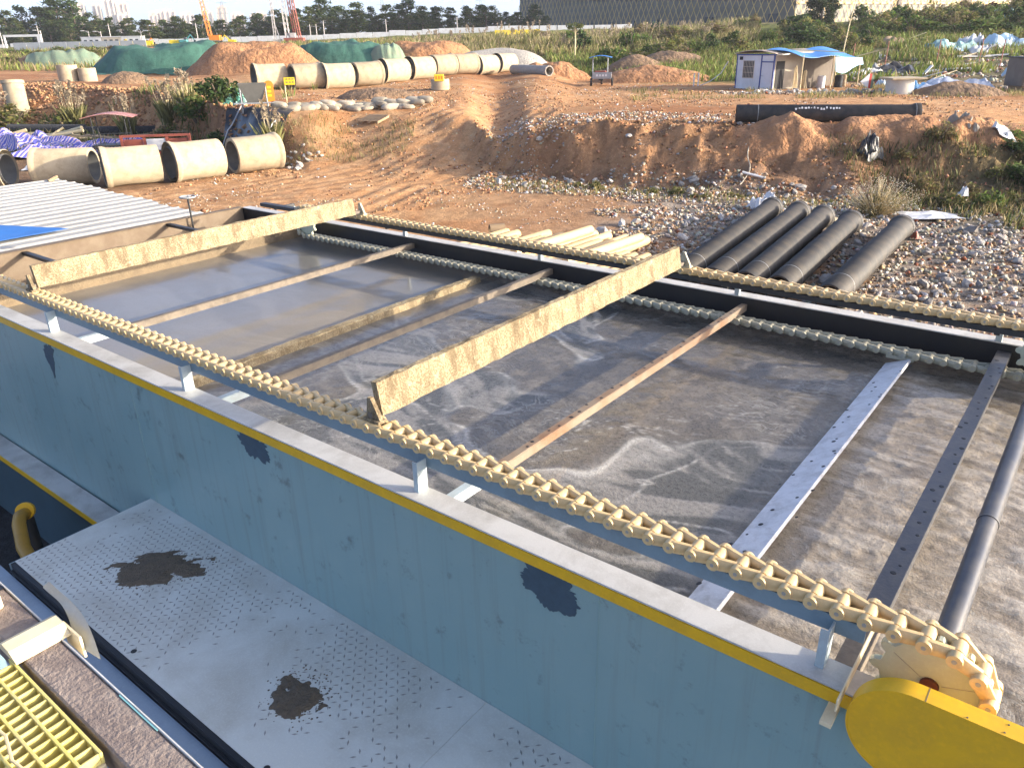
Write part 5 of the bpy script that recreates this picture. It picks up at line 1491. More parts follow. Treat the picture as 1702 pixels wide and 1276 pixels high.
for k, (x, y, h) in enumerate(((4.35, 1.6, 1.5), (4.6, 2.4, 1.2))):
    p = c0 @ Vector((x, y, 0)); mb = MB()
    for q in range(9): mb.tube([(random.uniform(-.25, .25), random.uniform(-.2, .2), 0), (random.uniform(-.12, .12), random.uniform(-.1, .1), h * random.uniform(.8, 1.1))], .045, 6)
    tag(mb.build('straw_bundle', MT['bamboo'], None, (p.x, p.y, gz(p.x, p.y))), ('taller pale straw bundle leaning before the cabin wall', 'shorter pale straw bundle leaning before the cabin wall')[k], 'bundle')
mb = MB(); pts = [Vector((17.3, 64.6, gz(17.3, 64.6) + 1.9 - .0)), Vector((16.9, 64.9, 3.2)), Vector((16.2, 65.3, 2.6)), Vector((15.5, 65.6, gz(15.5, 65.6) + .1))]
mb.tube([p - Vector((17.3, 64.6, 2)) for p in pts], .035, 6)
tag(mb.build('white_hose', MT['white'], None, (17.3, 64.6, 2), smooth=True), 'white hose hanging from the left side of the cabin', 'hose')

# ------------------------------------------------------------------ three-wheeled cargo vehicle
tv_ = thing('cargo_tricycle', 'three-wheeled cargo vehicle with blue canopy on the dirt road', 'tricycle', (8.05, 70.6, gz(8.05, 70.6)), -.15)
for x, y in ((-.65, .35), (.62, .35), (-.65, 1.3), (.62, 1.3)): MB().cyl((x, y, .55), (x, y, 2.25), .03, .03, 8).build('canopy_post', MT['grey'], tv_)
MB().sheet(lambda a, c2: (-.95 + 1.9 * a, .15 + 1.35 * c2, 2.22 + .16 * math.sin(a * math.pi)), 10, 4, .04).build('canopy', MT['bluetarp'], tv_, smooth=True)
MB().cbx(-.5, .5, .5, 1.2, .55, 1.15, .05).build('seat_box', MT['red'], tv_)
for sy, nm_ in ((-.82, 'tailgate'), (.08, 'front_board')): MB().bx(-.6, .95, sy, sy + .05, .62, 1.05).build(nm_, MT['grey'], tv_)
for sx in (-.62, .93): MB().bx(sx, sx + .05, -.77, .08, .62, 1.05).build('side_board', MT['grey'], tv_)
MB().bx(-.6, .95, -.76, .07, .56, .615).build('bed_floor', MT['grey'], tv_)
mb = MB()
for k in range(4): mb.bx(-.3 + k * .25, -.14 + k * .25, -.828, -.8205, .76, .92)
o = mb.build('tailgate_lettering', MT['white'], tv_); o['kind'] = 'stuff'
for x, y in ((-.72, -.4), (1.05, -.4), (.1, 1.75)):
    wh = MB().lathe([(.18, -.07), (.18, .07), (.30, .08), (.32, .05), (.32, -.05), (.30, -.08)], Matrix.Translation((x, y, .32)), 20).build('wheel', MT['rubber'], tv_, smooth=True)
    sub(MB().cyl((x - .05, y, .32), (x + .05, y, .32), .17, .17, 14), 'rim', MT['grey'], wh, tv_)
MB().tube([(.1, 1.75, .34), (.1, 1.6, 1.0), (.1, 1.45, 1.25)], .035, 8).build('fork', MT['dkrail'], tv_)
MB().tube([(-.3, 1.35, 1.3), (.1, 1.48, 1.24), (.5, 1.35, 1.3)], .025, 8).build('handlebar', MT['dkrail'], tv_)
MB().bx(-.08, .28, -.7, 1.6, .44, .555).build('chassis', MT['dkrail'], tv_)

# ------------------------------------------------------------------ capped shaft, flag, container, dump slope
sf = thing('capped_shaft', 'white concrete shaft ring with a slab lid beside the dirt road', 'shaft', (25.9, 54.0, gz(25.9, 54) - .05), 0)
MB().lathe([(.72, 0), (.72, .95), (.86, .95), (.88, 0)], Matrix.Rotation(-math.pi / 2, 4, 'Y'), 32).build('ring', pm('pale_concrete', (.56, .54, .47), (.4, .35, .27), .6, 2, .85), sf, smooth=True)
MB().cbx(-1.0, 1.25, -1.0, 1.0, .953, 1.07, .02).build('slab_lid', MT['concrete'], sf)
fg = thing('pennant', 'small red, white and green pennant beside the capped shaft', 'flag', (24.2, 54.8, gz(24.2, 54.8)), .1)
MB().cyl((0, 0, -.1), (0, 0, 1.5), .03, .03, 8).build('pole', MT['bamboo'], fg)
for k, (pts, mt) in enumerate((([(-.65, .75), (-.05, 1.25), (-.05, .35)], 'white'), ([(-.05, 1.25), (.12, 1.2), (.10, .30), (-.05, .35)], 'red'), ([(.12, 1.2), (.30, 1.1), (.26, .35), (.10, .30)], 'netold'))):
    MB().prism(pts, -.055 - .001 * k, -.036 - .001 * k, 'y').build('cloth_panel', pm('flag_red', (.6, .06, .04), None, .3, 3, .7) if mt == 'red' else MT[mt], fg)
kc = thing('old_container', 'dark brown weathered container at the right edge of the picture', 'container', (36.0, 55.5, gz(34.5, 54.5) + .05), -.05)
MB().cbx(-1.7, 4.0, -1.1, 1.1, .25, 2.0, .03).build('box', MT['brownmetal'], kc)
for k in range(9): MB().bx(-1.6 + k * .6, -1.35 + k * .6, -1.135, -1.101, .35, 1.9).build('side_rib', MT['brownmetal'], kc)
MB().bx(-1.8, 4.1, -1.2, 1.2, 2.001, 2.08).build('lid', MT['dkrail'], kc)
for x in (-1.3, 1.2, 3.6): MB().bx(x - .1, x + .1, -1.0, 1.0, -.2, .249).build('skid', MT['wood'], kc)
crumple('foil_heap', 'crumpled silver foil heap left of the dark container', 'foil', 31.0, 56.8, 5.4, 2.6, 1.1, MT['silver'], 51, -.1, .05, 34)
crumple('foil_heap', 'bluish crumpled plastic at the left end of the foil heap', 'plastic', 28.7, 57.6, 1.8, 1.3, .9, MT['cyantarp'], 55, 0, .05, 14)
dl = [('teal_sheet', 'long teal corrugated sheet on the dump slope', 46.8, 88.0, 4.8, 2.6, 1.2, 'teal2', .2), ('blue_tent', 'pale blue collapsed tarp tent on the dump slope', 52.5, 88.5, 4.4, 3.0, 1.5, 'cyan2', .1),
      ('white_dish', 'white crumpled sheet left of the blue tarp tent', 49.6, 89.2, 2.2, 1.8, 1.5, 'white', 0), ('grey_sheet', 'grey sheet below the white crumpled sheet', 50.2, 86.3, 3.0, 2.0, .7, 'grey', .3),
      ('teal_sheet', 'teal sheet high on the weedy slope at the right edge', 67.6, 113.5, 6.0, 2.4, 1.5, 'teal2', .3), ('white_sheet', 'white crumpled sheet below the round dark tree', 37.4, 99.5, 1.6, 1.2, 1.0, 'white', .5),
      ('white_canopy', 'white curved panel beside the round dark tree', 44.0, 117.5, 3.4, 2.2, 1.4, 'white', .1), ('brown_board_pile', 'brown broken board pile on the weedy slope', 42.8, 95.5, 4.8, 2.8, .9, 'wood', .1),
      ('tan_board', 'tan flat board on the broken board pile', 44.4, 96.4, 2.6, 1.4, .4, 'bamboo', -.2), ('dark_sheeting', 'dark plastic sheeting on the dump behind the capped shaft', 33.0, 72.0, 5.0, 2.6, .8, 'blackplastic', .2),
      ('white_sheet', 'torn white sheet beside the dark plastic sheeting', 31.2, 71.6, 3.0, 1.2, .5, 'white', .25), ('white_strip', 'long white panel strip lying on the dump grass', 38.6, 70.6, 5.5, .7, .15, 'white', .05),
      ('white_sheet', 'small white sign-like sheet below the teal sheet', 47.4, 83.5, 1.6, .9, .9, 'white', 0), ('panel_strip', 'pale grey panel strip on the dump near the fence posts', 46.0, 80.0, 8.0, .8, .2, 'galv', .02)]
MT['teal2'] = pm('teal_plastic', (.22, .40, .38), (.42, .5, .48), .7, 1, .6); MT['cyan2'] = pm('pale_blue_plastic', (.38, .55, .66), (.55, .62, .66), .7, 1, .6)
for k, (nm_, lb, u_, v_, w, d, h, mt, rz) in enumerate(dl): crumple(nm_, lb, nm_.split('_')[-1], u_, v_, w, d, h, MT[mt], 60 + k * 3, rz, .1, 16)
rr = random.Random(8)
for k in range(46):
    s0 = rr.uniform(.43, .68); v_ = rr.uniform(62, 98); u_ = s0 * v_
    crumple('scrap_piece', 'small pale scrap lying on the weedy dump slope', 'scrap', u_, v_, rr.uniform(.5, 1.6), rr.uniform(.3, .9), rr.uniform(.2, .8), MT[rr.choice(['white', 'white', 'grey', 'wood', 'bamboo', 'cyan2', 'teal2', 'red'])], 200 + k, rr.uniform(0, 3), .05, 6, 'small scrap on the dump slope')
for k in range(26):
    s0 = rr.uniform(.40, .66); v_ = rr.uniform(64, 98); u_ = s0 * v_; L = rr.uniform(1, 3.5)
    tag(MB().bar((-L / 2, 0, .1), (L / 2, 0, rr.uniform(.1, 1.0)), rr.uniform(.06, .25), .05).build('scrap_board', MT[rr.choice(['wood', 'bamboo', 'white', 'grey'])], None, (u_, v_, gz(u_, v_)), rz=rr.uniform(-.6, .8)), 'broken board sticking out of the dump slope', 'board', 'broken boards on the dump slope')
for k, (u_, v_, h) in enumerate(((35.6, 77.8, 2.0), (38.9, 74.9, 2.2), (42.5, 74.5, 2.2), (41.9, 70.2, 2.3), (33.4, 80, 1.8))):
    tag(MB().cyl((0, 0, -.2), (.03, 0, h), .04, .04, 6).build('fence_post', MT['red'], None, (u_, v_, gz(u_, v_))), ('thin rusty fence post below the teal sheet', 'thin rusty fence post left of the foil heap', 'thin rusty fence post right of the foil heap', 'thin rusty fence post just above the dark container', 'thin rusty fence post behind the dark sheeting')[k], 'post', 'rusty fence posts on the dump slope')
tag(MB().tube([(0, 0, -.2), (.35, 0, 3.5), (.95, .1, 7.2)], [.07, .05, .03], 7).build('bamboo_mast', MT['bamboo'], None, (34.9, 86.4, gz(34.9, 86.4)), smooth=True), 'tall thin leaning bamboo mast behind the cabin awning', 'pole')

# ------------------------------------------------------------------ small things on the cut bank and near ground
mb = MB(); pts = []
for i in range(60):
    f = i / 59; u_ = 11.9 - 2.6 * f + .25 * math.sin(f * 9); v_ = 36.3 - 4.6 * f
    pts.append((u_ - 11.9, v_ - 36.3, gz(u_, v_) + .13))
tag(mb.tube(pts, .028, 6).build('pale_cable', MT['bag'], None, (11.9, 36.3, 0), smooth=True), 'pale cable trailing down the cut bank from the long black pipe', 'cable')
crumple('black_bag', 'black plastic bag on the face of the cut bank', 'bag', 14.75, 32.3, .8, .7, .9, MT['blackplastic'], 301, .4, .1, 14)
crumple('black_bag', 'grey-black plastic scrap near the crest of the cut bank', 'plastic', 15.6, 33.7, 1.2, .5, .4, MT['blackplastic'], 302, .1, .1, 12)
crumple('white_bag', 'twisted white plastic rag at the crest of the cut bank', 'plastic', 19.05, 34.1, .5, .9, .9, MT['bag'], 303, .3, .1, 12)
crumple('white_bag', 'small white plastic rag on the right end of the cut bank', 'plastic', 19.2, 33.0, .5, .5, .5, MT['bag'], 304, .9, .1, 12)
crumple('white_bag', 'white crumpled plastic bag behind the black iron pipes', 'bag', 9.4, 28.4, 1.0, .7, .6, MT['white'], 305, .2, .05, 14)
crumple('white_board', 'bluish white board lying flat by the flowering shrub', 'board', 14.3, 26.1, 1.7, 1.0, .12, MT['whitebeam'], 306, -.1, .12, 8)
crumple('white_scrap', 'white scrap among the weeds at the right edge', 'scrap', 20.3, 32.6, .9, .5, .3, MT['white'], 307, .1, .3, 8)
crumple('white_scrap', 'upright white scrap in the dark weeds at the right', 'scrap', 16.6, 28.4, .3, .3, .45, MT['white'], 308, .1, .3, 8)
crumple('grey_slab', 'grey slab lying among weeds right of the iron pipes', 'slab', 11.3, 25.9, 1.1, .8, .2, MT['concrete'], 309, .5, .08, 8)
crumple('red_rag', 'small red rag at the end of the rightmost iron pipe', 'rag', 12.5, 23.4, .3, .3, .3, MT['red'], 310, .5, .05, 8)
mb = MB(); mb.tube([(0, 0, .3), (.9, -.25, .08)], .05, 6)
tag(mb.build('white_stake', MT['white'], None, (9.6, 32.2, gz(9.6, 32.2))), 'white stake lying at the foot of the cut bank', 'stake')
rr = random.Random(93)
for k in range(2):
    u_ = 15.2 + k * .35; tag(MB().cyl((0, 0, -.1), (0, 0, 1.0), .05, .05, 8).build('marker_stub', MT['white'], None, (u_, 66.6, gz(u_, 66.6))), 'short white marker stub left of the cabin', 'stub', 'white marker stubs')
# ------------------------------------------------------------------ vegetation
LEAF = [(-.5, 0, 0), (0, -.24, .06), (.5, 0, 0), (0, .24, .06)]
LQ = [(0, 1, 2, 3)]
def leaves(n, clumps, spread, size, base, varc=.35, seed=0, alt=None, up=0.0):
    """n leaf faces around clump centres; returns V, F, C"""
    g = np.random.default_rng(seed)
    clumps = np.asarray(clumps, float); k = g.integers(0, len(clumps), n)
    d = g.normal(0, 1, (n, 3)); d /= np.linalg.norm(d, axis=1)[:, None]
    rad = spread * g.random((n, 1)) ** .45
    pos = clumps[k, :3] + d * rad * np.array([1, 1, .8]) * clumps[k, 3:4]
    sc = size * (.6 + .8 * g.random(n))
    col = np.array(base)[None] * (1 - varc + 2 * varc * g.random((n, 1))) * (1 + g.normal(0, .07, (n, 3)))
    tone = g.random(len(clumps))[k]; col *= (.75 + .5 * tone)[:, None]
    if alt is not None:
        a = g.random(n) < .25; col[a] = np.array(alt)[None] * (.7 + .6 * g.random((a.sum(), 1)))
    return scatter(LEAF, LQ, pos, sc, g.random(n) * 6.3, g.normal(0, .9, n), g.random(n) * 6.3, np.clip(col, .01, .8))
def clump_set(m, seed, fn):
    g = random.Random(seed); return [fn(g) for _ in range(m)]
# shrubs: a few shared meshes of unit radius
def shrub_mesh(seed, base, alt, n=700, leaf=.17):
    def c(g):
        a = g.uniform(0, 6.3); r = g.random() ** .6; z = g.random()
        return (r * math.cos(a) * .8 * (1 - .4 * z), r * math.sin(a) * .8 * (1 - .4 * z), .15 + .75 * z * (1 - .5 * r), g.uniform(.7, 1.25))
    V, F, C = leaves(n, clump_set(16, seed, c), .30, leaf, base, .4, seed, alt)
    me = mesh_np('foliage', V, F, False, C); me.materials.append(MT['veg']); return me
GREEN = (.10, .16, .035); DARK = (.04, .07, .022); OLIVE = (.17, .18, .05); STRAW = (.36, .28, .14); YGRN = (.22, .27, .055)
SHM = {'green': [shrub_mesh(k, GREEN, OLIVE) for k in (1, 2)], 'dark': [shrub_mesh(k, DARK, GREEN) for k in (3, 4)], 'olive': [shrub_mesh(k, OLIVE, STRAW) for k in (5, 6)], 'straw': [shrub_mesh(k, (.22, .17, .08), OLIVE) for k in (7, 8)], 'red': [shrub_mesh(9, (.10, .05, .03), OLIVE)]}
mb = MB()
for k in range(5):
    a = k * 1.26; mb.tube([(0, 0, -.1), (.2 * math.cos(a), .2 * math.sin(a), .35), (.5 * math.cos(a), .5 * math.sin(a), .7)], [.05, .035, .015], 5)
STEM = mb.mesh('stem'); STEM.materials.append(MT['bark'])
def shrub(u, v, r, h, kind, label, group=None, name='shrub', cat='shrub'):
    o = thing(name, label, cat, (u, v, gz(u, v) - .05), random.uniform(0, 6.3), group)
    o.scale = (r, r, h)
    me = random.choice(SHM[kind])
    for nm_, m_ in (('foliage', me), ('stem', STEM)):
        c = bpy.data.objects.new(nm_, m_); COL.objects.link(c); c.parent = o
    return o
shrub(16.5, 111.5, 2.0, 3.2, 'green', 'bright green bushy shrub left of the hillside grass')
shrub(10.3, 112, 1.9, 3.0, 'dark', 'dark green shrub beside the slender papaya tree')
shrub(19.2, 114.5, 2.4, 2.2, 'green', 'broad low green shrub next to the bright bushy one')
shrub(23.5, 119, 3.4, 2.6, 'straw', 'wide grey-brown shrub mass on the hillside grass')
shrub(29.5, 118, 4.0, 2.6, 'straw', 'wide tan shrub mass left of the cabin roof')
gk = {'green': 'mid green shrub on the hillside behind the cabin', 'dark': 'dark green shrub on the hillside behind the cabin', 'olive': 'olive shrub on the hillside behind the cabin', 'straw': 'dry tan shrub on the hillside behind the cabin', 'red': 'dark reddish shrub on the hillside behind the cabin'}
rr = random.Random(52)
for k in range(95):
    s0 = rr.uniform(.12, .72); v_ = rr.uniform(84, 122) + (8 if s0 < .3 else 0); u_ = s0 * v_
    if s0 > .44 and v_ < 98 and rr.random() < .75: continue
    kd = rr.choice(['green', 'green', 'olive', 'olive', 'olive', 'straw', 'dark'] + (['red'] if s0 > .55 else []))
    shrub(u_, v_, rr.uniform(1.0, 2.8), rr.uniform(1.2, 2.6), kd, gk[kd], 'shrubs scattered over the hillside')
for k in range(34):
    s0 = rr.uniform(-.02, .70); v_ = {True: rr.uniform(124, 150), False: rr.uniform(112, 124)}[s0 < .35]; u_ = s0 * v_
    kd = rr.choice(['straw', 'straw', 'olive', 'dark', 'green']); shrub(u_, v_, rr.uniform(1.5, 3.4), rr.uniform(1.4, 2.8), kd, gk[kd].replace('behind the cabin', 'along its crest'), 'shrubs along the hillside crest')
for k in range(44):
    s0 = rr.uniform(.30, .72); v_ = rr.uniform(99, 122); u_ = s0 * v_
    kd = rr.choice(['green', 'olive', 'dark', 'green', 'red' if s0 > .5 else 'olive']); shrub(u_, v_, rr.uniform(2.0, 3.6), rr.uniform(1.6, 2.8), kd, 'broad ' + gk[kd].replace('behind the cabin', 'above the rubbish dump'), 'broad shrubs above the rubbish dump')
for k in range(30):
    s0 = rr.uniform(-.66, -.36); v_ = rr.uniform(128, 160); u_ = s0 * v_
    kd = rr.choice(['straw', 'olive', 'green']); shrub(u_, v_, rr.uniform(2, 4.5), rr.uniform(1.0, 1.9), kd, {'straw': 'dry brown thicket', 'olive': 'olive thicket', 'green': 'green thicket'}[kd] + ' left of the net-covered mounds', 'thickets at the far left')
wl_ = {'dark': 'dark weedy shrub on the shaded right end of the bank', 'olive': 'olive weedy shrub on the right end of the bank', 'straw': 'dry brown weedy shrub on the right end of the bank', 'green': 'green weedy shrub on the right end of the bank'}
for k in range(34):
    u_ = rr.uniform(15.6, 21.5); v_ = rr.uniform(27, 33.2)
    kd = rr.choice(['dark', 'olive', 'straw', 'straw', 'green'] if u_ > 17 else ['straw', 'olive']); shrub(u_, v_, rr.uniform(.5, 1.1), rr.uniform(.4, .9), kd, wl_[kd], 'weeds on the right end of the bank')
for k in range(10):
    u_ = rr.uniform(1.5, 13); v_ = 35.4 - .47 * u_ + rr.uniform(-1.2, .3); shrub(u_, v_, rr.uniform(.25, .5), rr.uniform(.2, .4), 'olive', 'small olive weed tuft at the foot of the cut bank', 'weed tufts below the cut bank', 'weed_tuft', 'weed')
for u_, v_, r, h, kd, lb in ((-17.6, 50.3, 1.9, 2.0, 'dark', 'dark green shrub in the trench left of the black sheeting'), (-20.0, 52.5, 2.2, 1.8, 'green', 'green shrub in the trench right of the reed plumes'), (-22.5, 53.6, 1.8, 1.3, 'olive', 'olive shrub in the trench below the reed plumes'), (-33.8, 62.0, 2.4, 1.5, 'olive', 'olive weed clump in the trench below the left reeds'), (-40.5, 66.6, 3.0, 2.0, 'olive', 'yellow-green weed clump at the left edge of the trench'), (-12.9, 42.6, .7, 1.0, 'green', 'small green shrub beside the right end of the nearer pipes'), (-17.0, 46.8, 1.4, 1.5, 'dark', 'dark shrub at the foot of the black sheeting')):
    shrub(u_, v_, r, h, kd, lb)
# flowering shrub by the iron pipes: stalks with small pale heads
fs_ = thing('flowering_shrub', 'dry shrub with small white flower heads beside the white board', 'shrub', (12.9, 27.0, gz(12.9, 27)), 0)
g = np.random.default_rng(77); mb = MB(); heads = []
for k in range(150):
    a = g.uniform(0, 6.3); r = g.random() ** .7 * 1.35; h = g.uniform(.5, 1.35) * (1.1 - .3 * r)
    mb.tube([(r * .15 * math.cos(a), r * .15 * math.sin(a), 0), (r * .6 * math.cos(a), r * .6 * math.sin(a), h * .6), (r * math.cos(a), r * math.sin(a), h)], [.012, .009, .005], 4)
    for q in range(4): heads.append((r * math.cos(a) + g.normal(0, .09), r * math.sin(a) + g.normal(0, .09), h + g.normal(0, .07)))
mb.build('stalks', MT['bamboo'], fs_)
heads = np.array(heads); nH = len(heads)
V, F, C = scatter([(-.5, 0, 0), (0, -.5, 0), (.5, 0, 0), (0, .5, 0), (0, 0, .5)], [(0, 1, 4), (1, 2, 4), (2, 3, 4), (3, 0, 4)], heads, np.full(nH, .045), g.random(nH) * 6, None, None, np.tile([.66, .60, .46], (nH, 1)))
o = link('flower_heads', mesh_np('flower_heads', V, F, False, C), MT['veg'], fs_); o['kind'] = 'stuff'
V, F, C = leaves(1500, [(r_ * math.cos(a_), r_ * math.sin(a_), z_, 1) for r_, a_, z_ in [(g.random() * .9, g.random() * 6.3, g.random() * .7) for _ in range(20)]], .35, .09, (.17, .16, .06), .4, 5, STRAW)
link('foliage', mesh_np('foliage', V, F, False, C), MT['veg'], fs_)
# reeds with plumes
def reed(u, v, h, n, label, seed, group=None, spread=.6):
    o = thing('plume_reed', label, 'reed', (u, v, gz(u, v) - .05), 0, group); g = random.Random(seed)
    pos = []; mb = MB(); col = []
    for k in range(n):
        a = g.uniform(0, 6.3); r = g.random() * spread; hh = h * g.uniform(.65, 1.05); le = g.uniform(.05, .35) * hh; b_ = g.uniform(0, 6.3)
        x, y = r * math.cos(a), r * math.sin(a); tx, ty = x + le * math.cos(b_), y + le * math.sin(b_)
        mb.tube([(x, y, 0), ((x + tx) / 2 - .1 * le, (y + ty) / 2, hh * .55), (tx, ty, hh)], [.02, .014, .008], 3)
        if k % 3 < 2:
            for q in range(14):
                f = q / 14; pos.append((tx + g.gauss(0, .05) + f * le * .25 * math.cos(b_), ty + g.gauss(0, .05) + f * le * .25 * math.sin(b_), hh + f * h * .22 - .1))
    mb.build('stems', MT['bamboo'], o)
    pos = np.array(pos); m_ = len(pos); gg = np.random.default_rng(seed)
    V, F, C = scatter(LEAF, LQ, pos, np.stack([np.full(m_, .30), np.full(m_, .22), np.full(m_, .2)], -1) * h / 2.4, gg.random(m_) * 6.3, gg.normal(1.3, .35, m_), gg.random(m_) * 6.3, np.array([.36, .29, .20])[None] * (.7 + .6 * gg.random((m_, 1))))
    q_ = link('plumes', mesh_np('plumes', V, F, False, C), MT['veg'], o); q_['kind'] = 'stuff'
    nb = n * 7; a = gg.random(nb) * 6.3; r = gg.random(nb) * spread
    V, F, C = scatter([(-.03, 0, 0), (.03, 0, 0), (.015, .12, .6), (0, .42, 1.0)], LQ, np.stack([r * np.cos(a), r * np.sin(a), np.zeros(nb)], -1), h * (.35 + .35 * gg.random(nb)), gg.random(nb) * 6.3, None, None, np.array([.20, .19, .07])[None] * (.6 + .9 * gg.random((nb, 1))))
    q_ = link('blades', mesh_np('blades', V, F, False, C), MT['veg'], o); q_['kind'] = 'stuff'
for u_, v_, h, n, lb in ((-41.6, 66.0, 2.6, 20, 'feathery plume reed at the left edge before the upright pipe'), (-33.2, 62.5, 3.1, 24, 'tall feathery plume reed in front of the trench bank'), (-27.2, 58.3, 2.4, 18, 'feathery plume reed left of the trench shrubs, in the middle'), (-22.8, 55.2, 2.6, 22, 'broad feathery plume reed near the handcart'), (-20.9, 53.8, 2.2, 18, 'feathery plume reed right beside the broad one'), (-12.6, 43.4, 2.0, 14, 'short plume reed behind the right end of the nearer pipes')):
    reed(u_, v_, h, n, lb, int(-u_ * 10))
rr = random.Random(64)
for k, s0 in enumerate(np.linspace(-.10, .26, 20)):
    v_ = rr.uniform(112, 142); reed(float(s0) * v_, v_, rr.uniform(2.0, 3.0), 12, 'pale plume reed in the tall grass before the lattice building, %s from the left' % ordw(k + 1), 900 + k, 'plume reeds before the lattice building', .9)
# grass masses
BL = [(-.05, 0, 0), (.05, 0, 0), (.02, .18, .6), (0, .42, 1.0)]
def grass(name, label, n, cond, hmin, hmax, cols, ur, vr, wide=1.0):
    U, Vv = pick(n, ur, vr, cond); m_ = len(U)
    ci = RNG.integers(0, len(cols), m_); tone = fbm(U * .15, Vv * .15, 3, 17)
    c = np.array(cols)[ci] * (.55 + .9 * tone)[:, None] * (.75 + .5 * RNG.random((m_, 1)))
    hs = hmin + (hmax - hmin) * RNG.random(m_) ** 1.5
    V, F, C = scatter(BL, LQ, np.stack([U, Vv, tz(U, Vv) - .03], -1), np.stack([hs * wide, hs * .9, hs], -1), RNG.random(m_) * 6.3, None, None, np.clip(c, .01, .7))
    tag(link(name, mesh_np(name, V, F, False, C), MT['veg']), label, 'grass', kind='stuff')
def onhill(U, Vv):
    s, K, Z = prof(U, Vv); return (Vv > K[2] + 1) & (s < .78) & (s > .05) & ((s < .44) | (Vv > K[2] + 26) | (fbm(U * .3, Vv * .3, 3, 23) > .52))
grass('hill_grass', 'green and straw grass over the hillside', 70000, onhill, .25, .95, [YGRN, YGRN, GREEN, OLIVE, OLIVE, (.30, .24, .10)], (4, 88), (66, 124), 2.6)
grass('tall_dry_grass', 'tall dry tan grass before the white road fence', 26000, lambda U, Vv: (U / Vv > -.13) & (U / Vv < .30) & (fbm(U * .2, Vv * .2, 2, 5) > .36), .6, 1.6, [STRAW, (.28, .24, .10), OLIVE, OLIVE, (.38, .30, .18)], (-20, 46), (108, 150), 1.8)
grass('dry_grass', 'dry grass between the net mounds and the road fence', 16000, lambda U, Vv: (U / Vv > -.68) & (U / Vv < -.08), .4, 1.3, [OLIVE, STRAW, YGRN, (.25, .2, .1)], (-112, -8), (116, 172), 2.4)
grass('trench_grass', 'weedy grass on the trench floor', 6000, lambda U, Vv: (fbm(U * .3, Vv * .3, 2, 6) > .5) & (U / Vv > -.66), .2, .8, [OLIVE, STRAW, GREEN], (-44, -15), (48, 67), 1.8)
grass('bank_weeds', 'weeds on the right end of the cut bank and the near ground', 9000, lambda U, Vv: (U > 14 + (30 - Vv) * .25) & (fbm(U * .6, Vv * .6, 2, 9) > .42), .12, .5, [OLIVE, DARK, (.16, .12, .06), STRAW], (11, 24), (24, 34), 1.0)
grass('road_weeds', 'sparse weeds between the dirt road and the cabin', 3000, lambda U, Vv: (fbm(U * .4, Vv * .4, 2, 10) > .56), .1, .45, [STRAW, OLIVE], (8, 34), (51, 62), 1.5)
grass('bank_foot_weeds', 'thin dry weeds at the foot of the cut bank', 2500, lambda U, Vv: np.abs(Vv - (34.6 - .48 * U)) < 1.4, .08, .35, [STRAW, OLIVE, OLIVE], (-1, 15), (27, 37), 1.0)
grass('island_weeds', 'thin weeds on the slope by the woven bags', 2500, lambda U, Vv: fbm(U * .5, Vv * .5, 2, 12) > .5, .1, .4, [STRAW, OLIVE], (-15, -5), (41, 50), 1.2)

# trees
def tree_meshes(seed, base, h=10.0, w=3.2, n=2000, leaf=.66, alt=None, low=.06):
    def c(g):
        z = low + (1 - low) * g.random(); a = g.uniform(0, 6.3)
        rm = w * (math.sin(math.pi * min(1, (z - low * .5) / (1.02 - low * .5))) ** .6) * (1.0 - .25 * z); r = rm * g.random() ** .5
        return (r * math.cos(a), r * math.sin(a), z * h, g.uniform(.6, 1.3))
    V, F, C = leaves(n, clump_set(38, seed, c), 1.0, leaf, base, .35, seed, alt)
    cr = mesh_np('crown', V, F, False, C); cr.materials.append(MT['veg'])
    mb = MB(); mb.tube([(0, 0, -.5), (.05, 0, h * .3), (.1, .05, h * .6), (.1, .1, h * .85)], [.28, .22, .13, .05], 8)
    g = random.Random(seed)
    for k in range(6):
        a = k * 1.05; z = h * (.3 + .09 * k); mb.tube([(.05, 0, z), (w * .4 * math.cos(a), w * .4 * math.sin(a), z + h * .1), (w * .7 * math.cos(a), w * .7 * math.sin(a), z + h * .2)], [.1, .06, .03], 5)
    tr = mb.mesh('trunk'); tr.materials.append(MT['bark'])
    return cr, tr
TM = [tree_meshes(301, (.065, .105, .034), 10, 3.6, alt=GREEN), tree_meshes(302, (.085, .125, .040), 10, 3.0, alt=OLIVE), tree_meshes(303, (.055, .085, .036), 10, 2.6, alt=DARK), tree_meshes(304, (.10, .135, .042), 10, 4.0, alt=OLIVE), tree_meshes(305, (.07, .11, .035), 10, 3.3, alt=(.10, .12, .04))]
def tree(u, v, h, wsc, kind, label, group=None):
    o = thing('tree', label, 'tree', (u, v, gz(u, v) - .2), random.uniform(0, 6.3), group)
    o.scale = (h / 10 * wsc, h / 10 * wsc, h / 10)
    for nm_, m_ in (('crown', TM[kind][0]), ('trunk', TM[kind][1])):
        c = bpy.data.objects.new(nm_, m_); COL.objects.link(c); c.parent = o
tops = [(-152, 15.5), (-146, 16.4), (-141, 17.6), (-136, 18), (-130.5, 19), (-126, 18.2), (-121, 15.2), (-116, 13.4), (-110.5, 14.3), (-105.5, 12.6), (-100, 13.2), (-95, 12.9), (-89.5, 13.3), (-84.5, 12.7), (-77, 13.4), (-72, 14.2),
        (-66.5, 15.1), (-61, 14.7), (-57, 15.4), (-53.5, 17), (-48.5, 15.7), (-43.5, 16), (-39, 15.2), (-34.7, 15.5), (-31, 15.4), (-27.5, 16.8), (-24, 15), (-20.5, 15), (-15.5, 14.6), (-11.5, 15), (-6.5, 15.5), (-3.2, 14.6), (.5, 13.2), (3.5, 12.8)]
rr = random.Random(15)
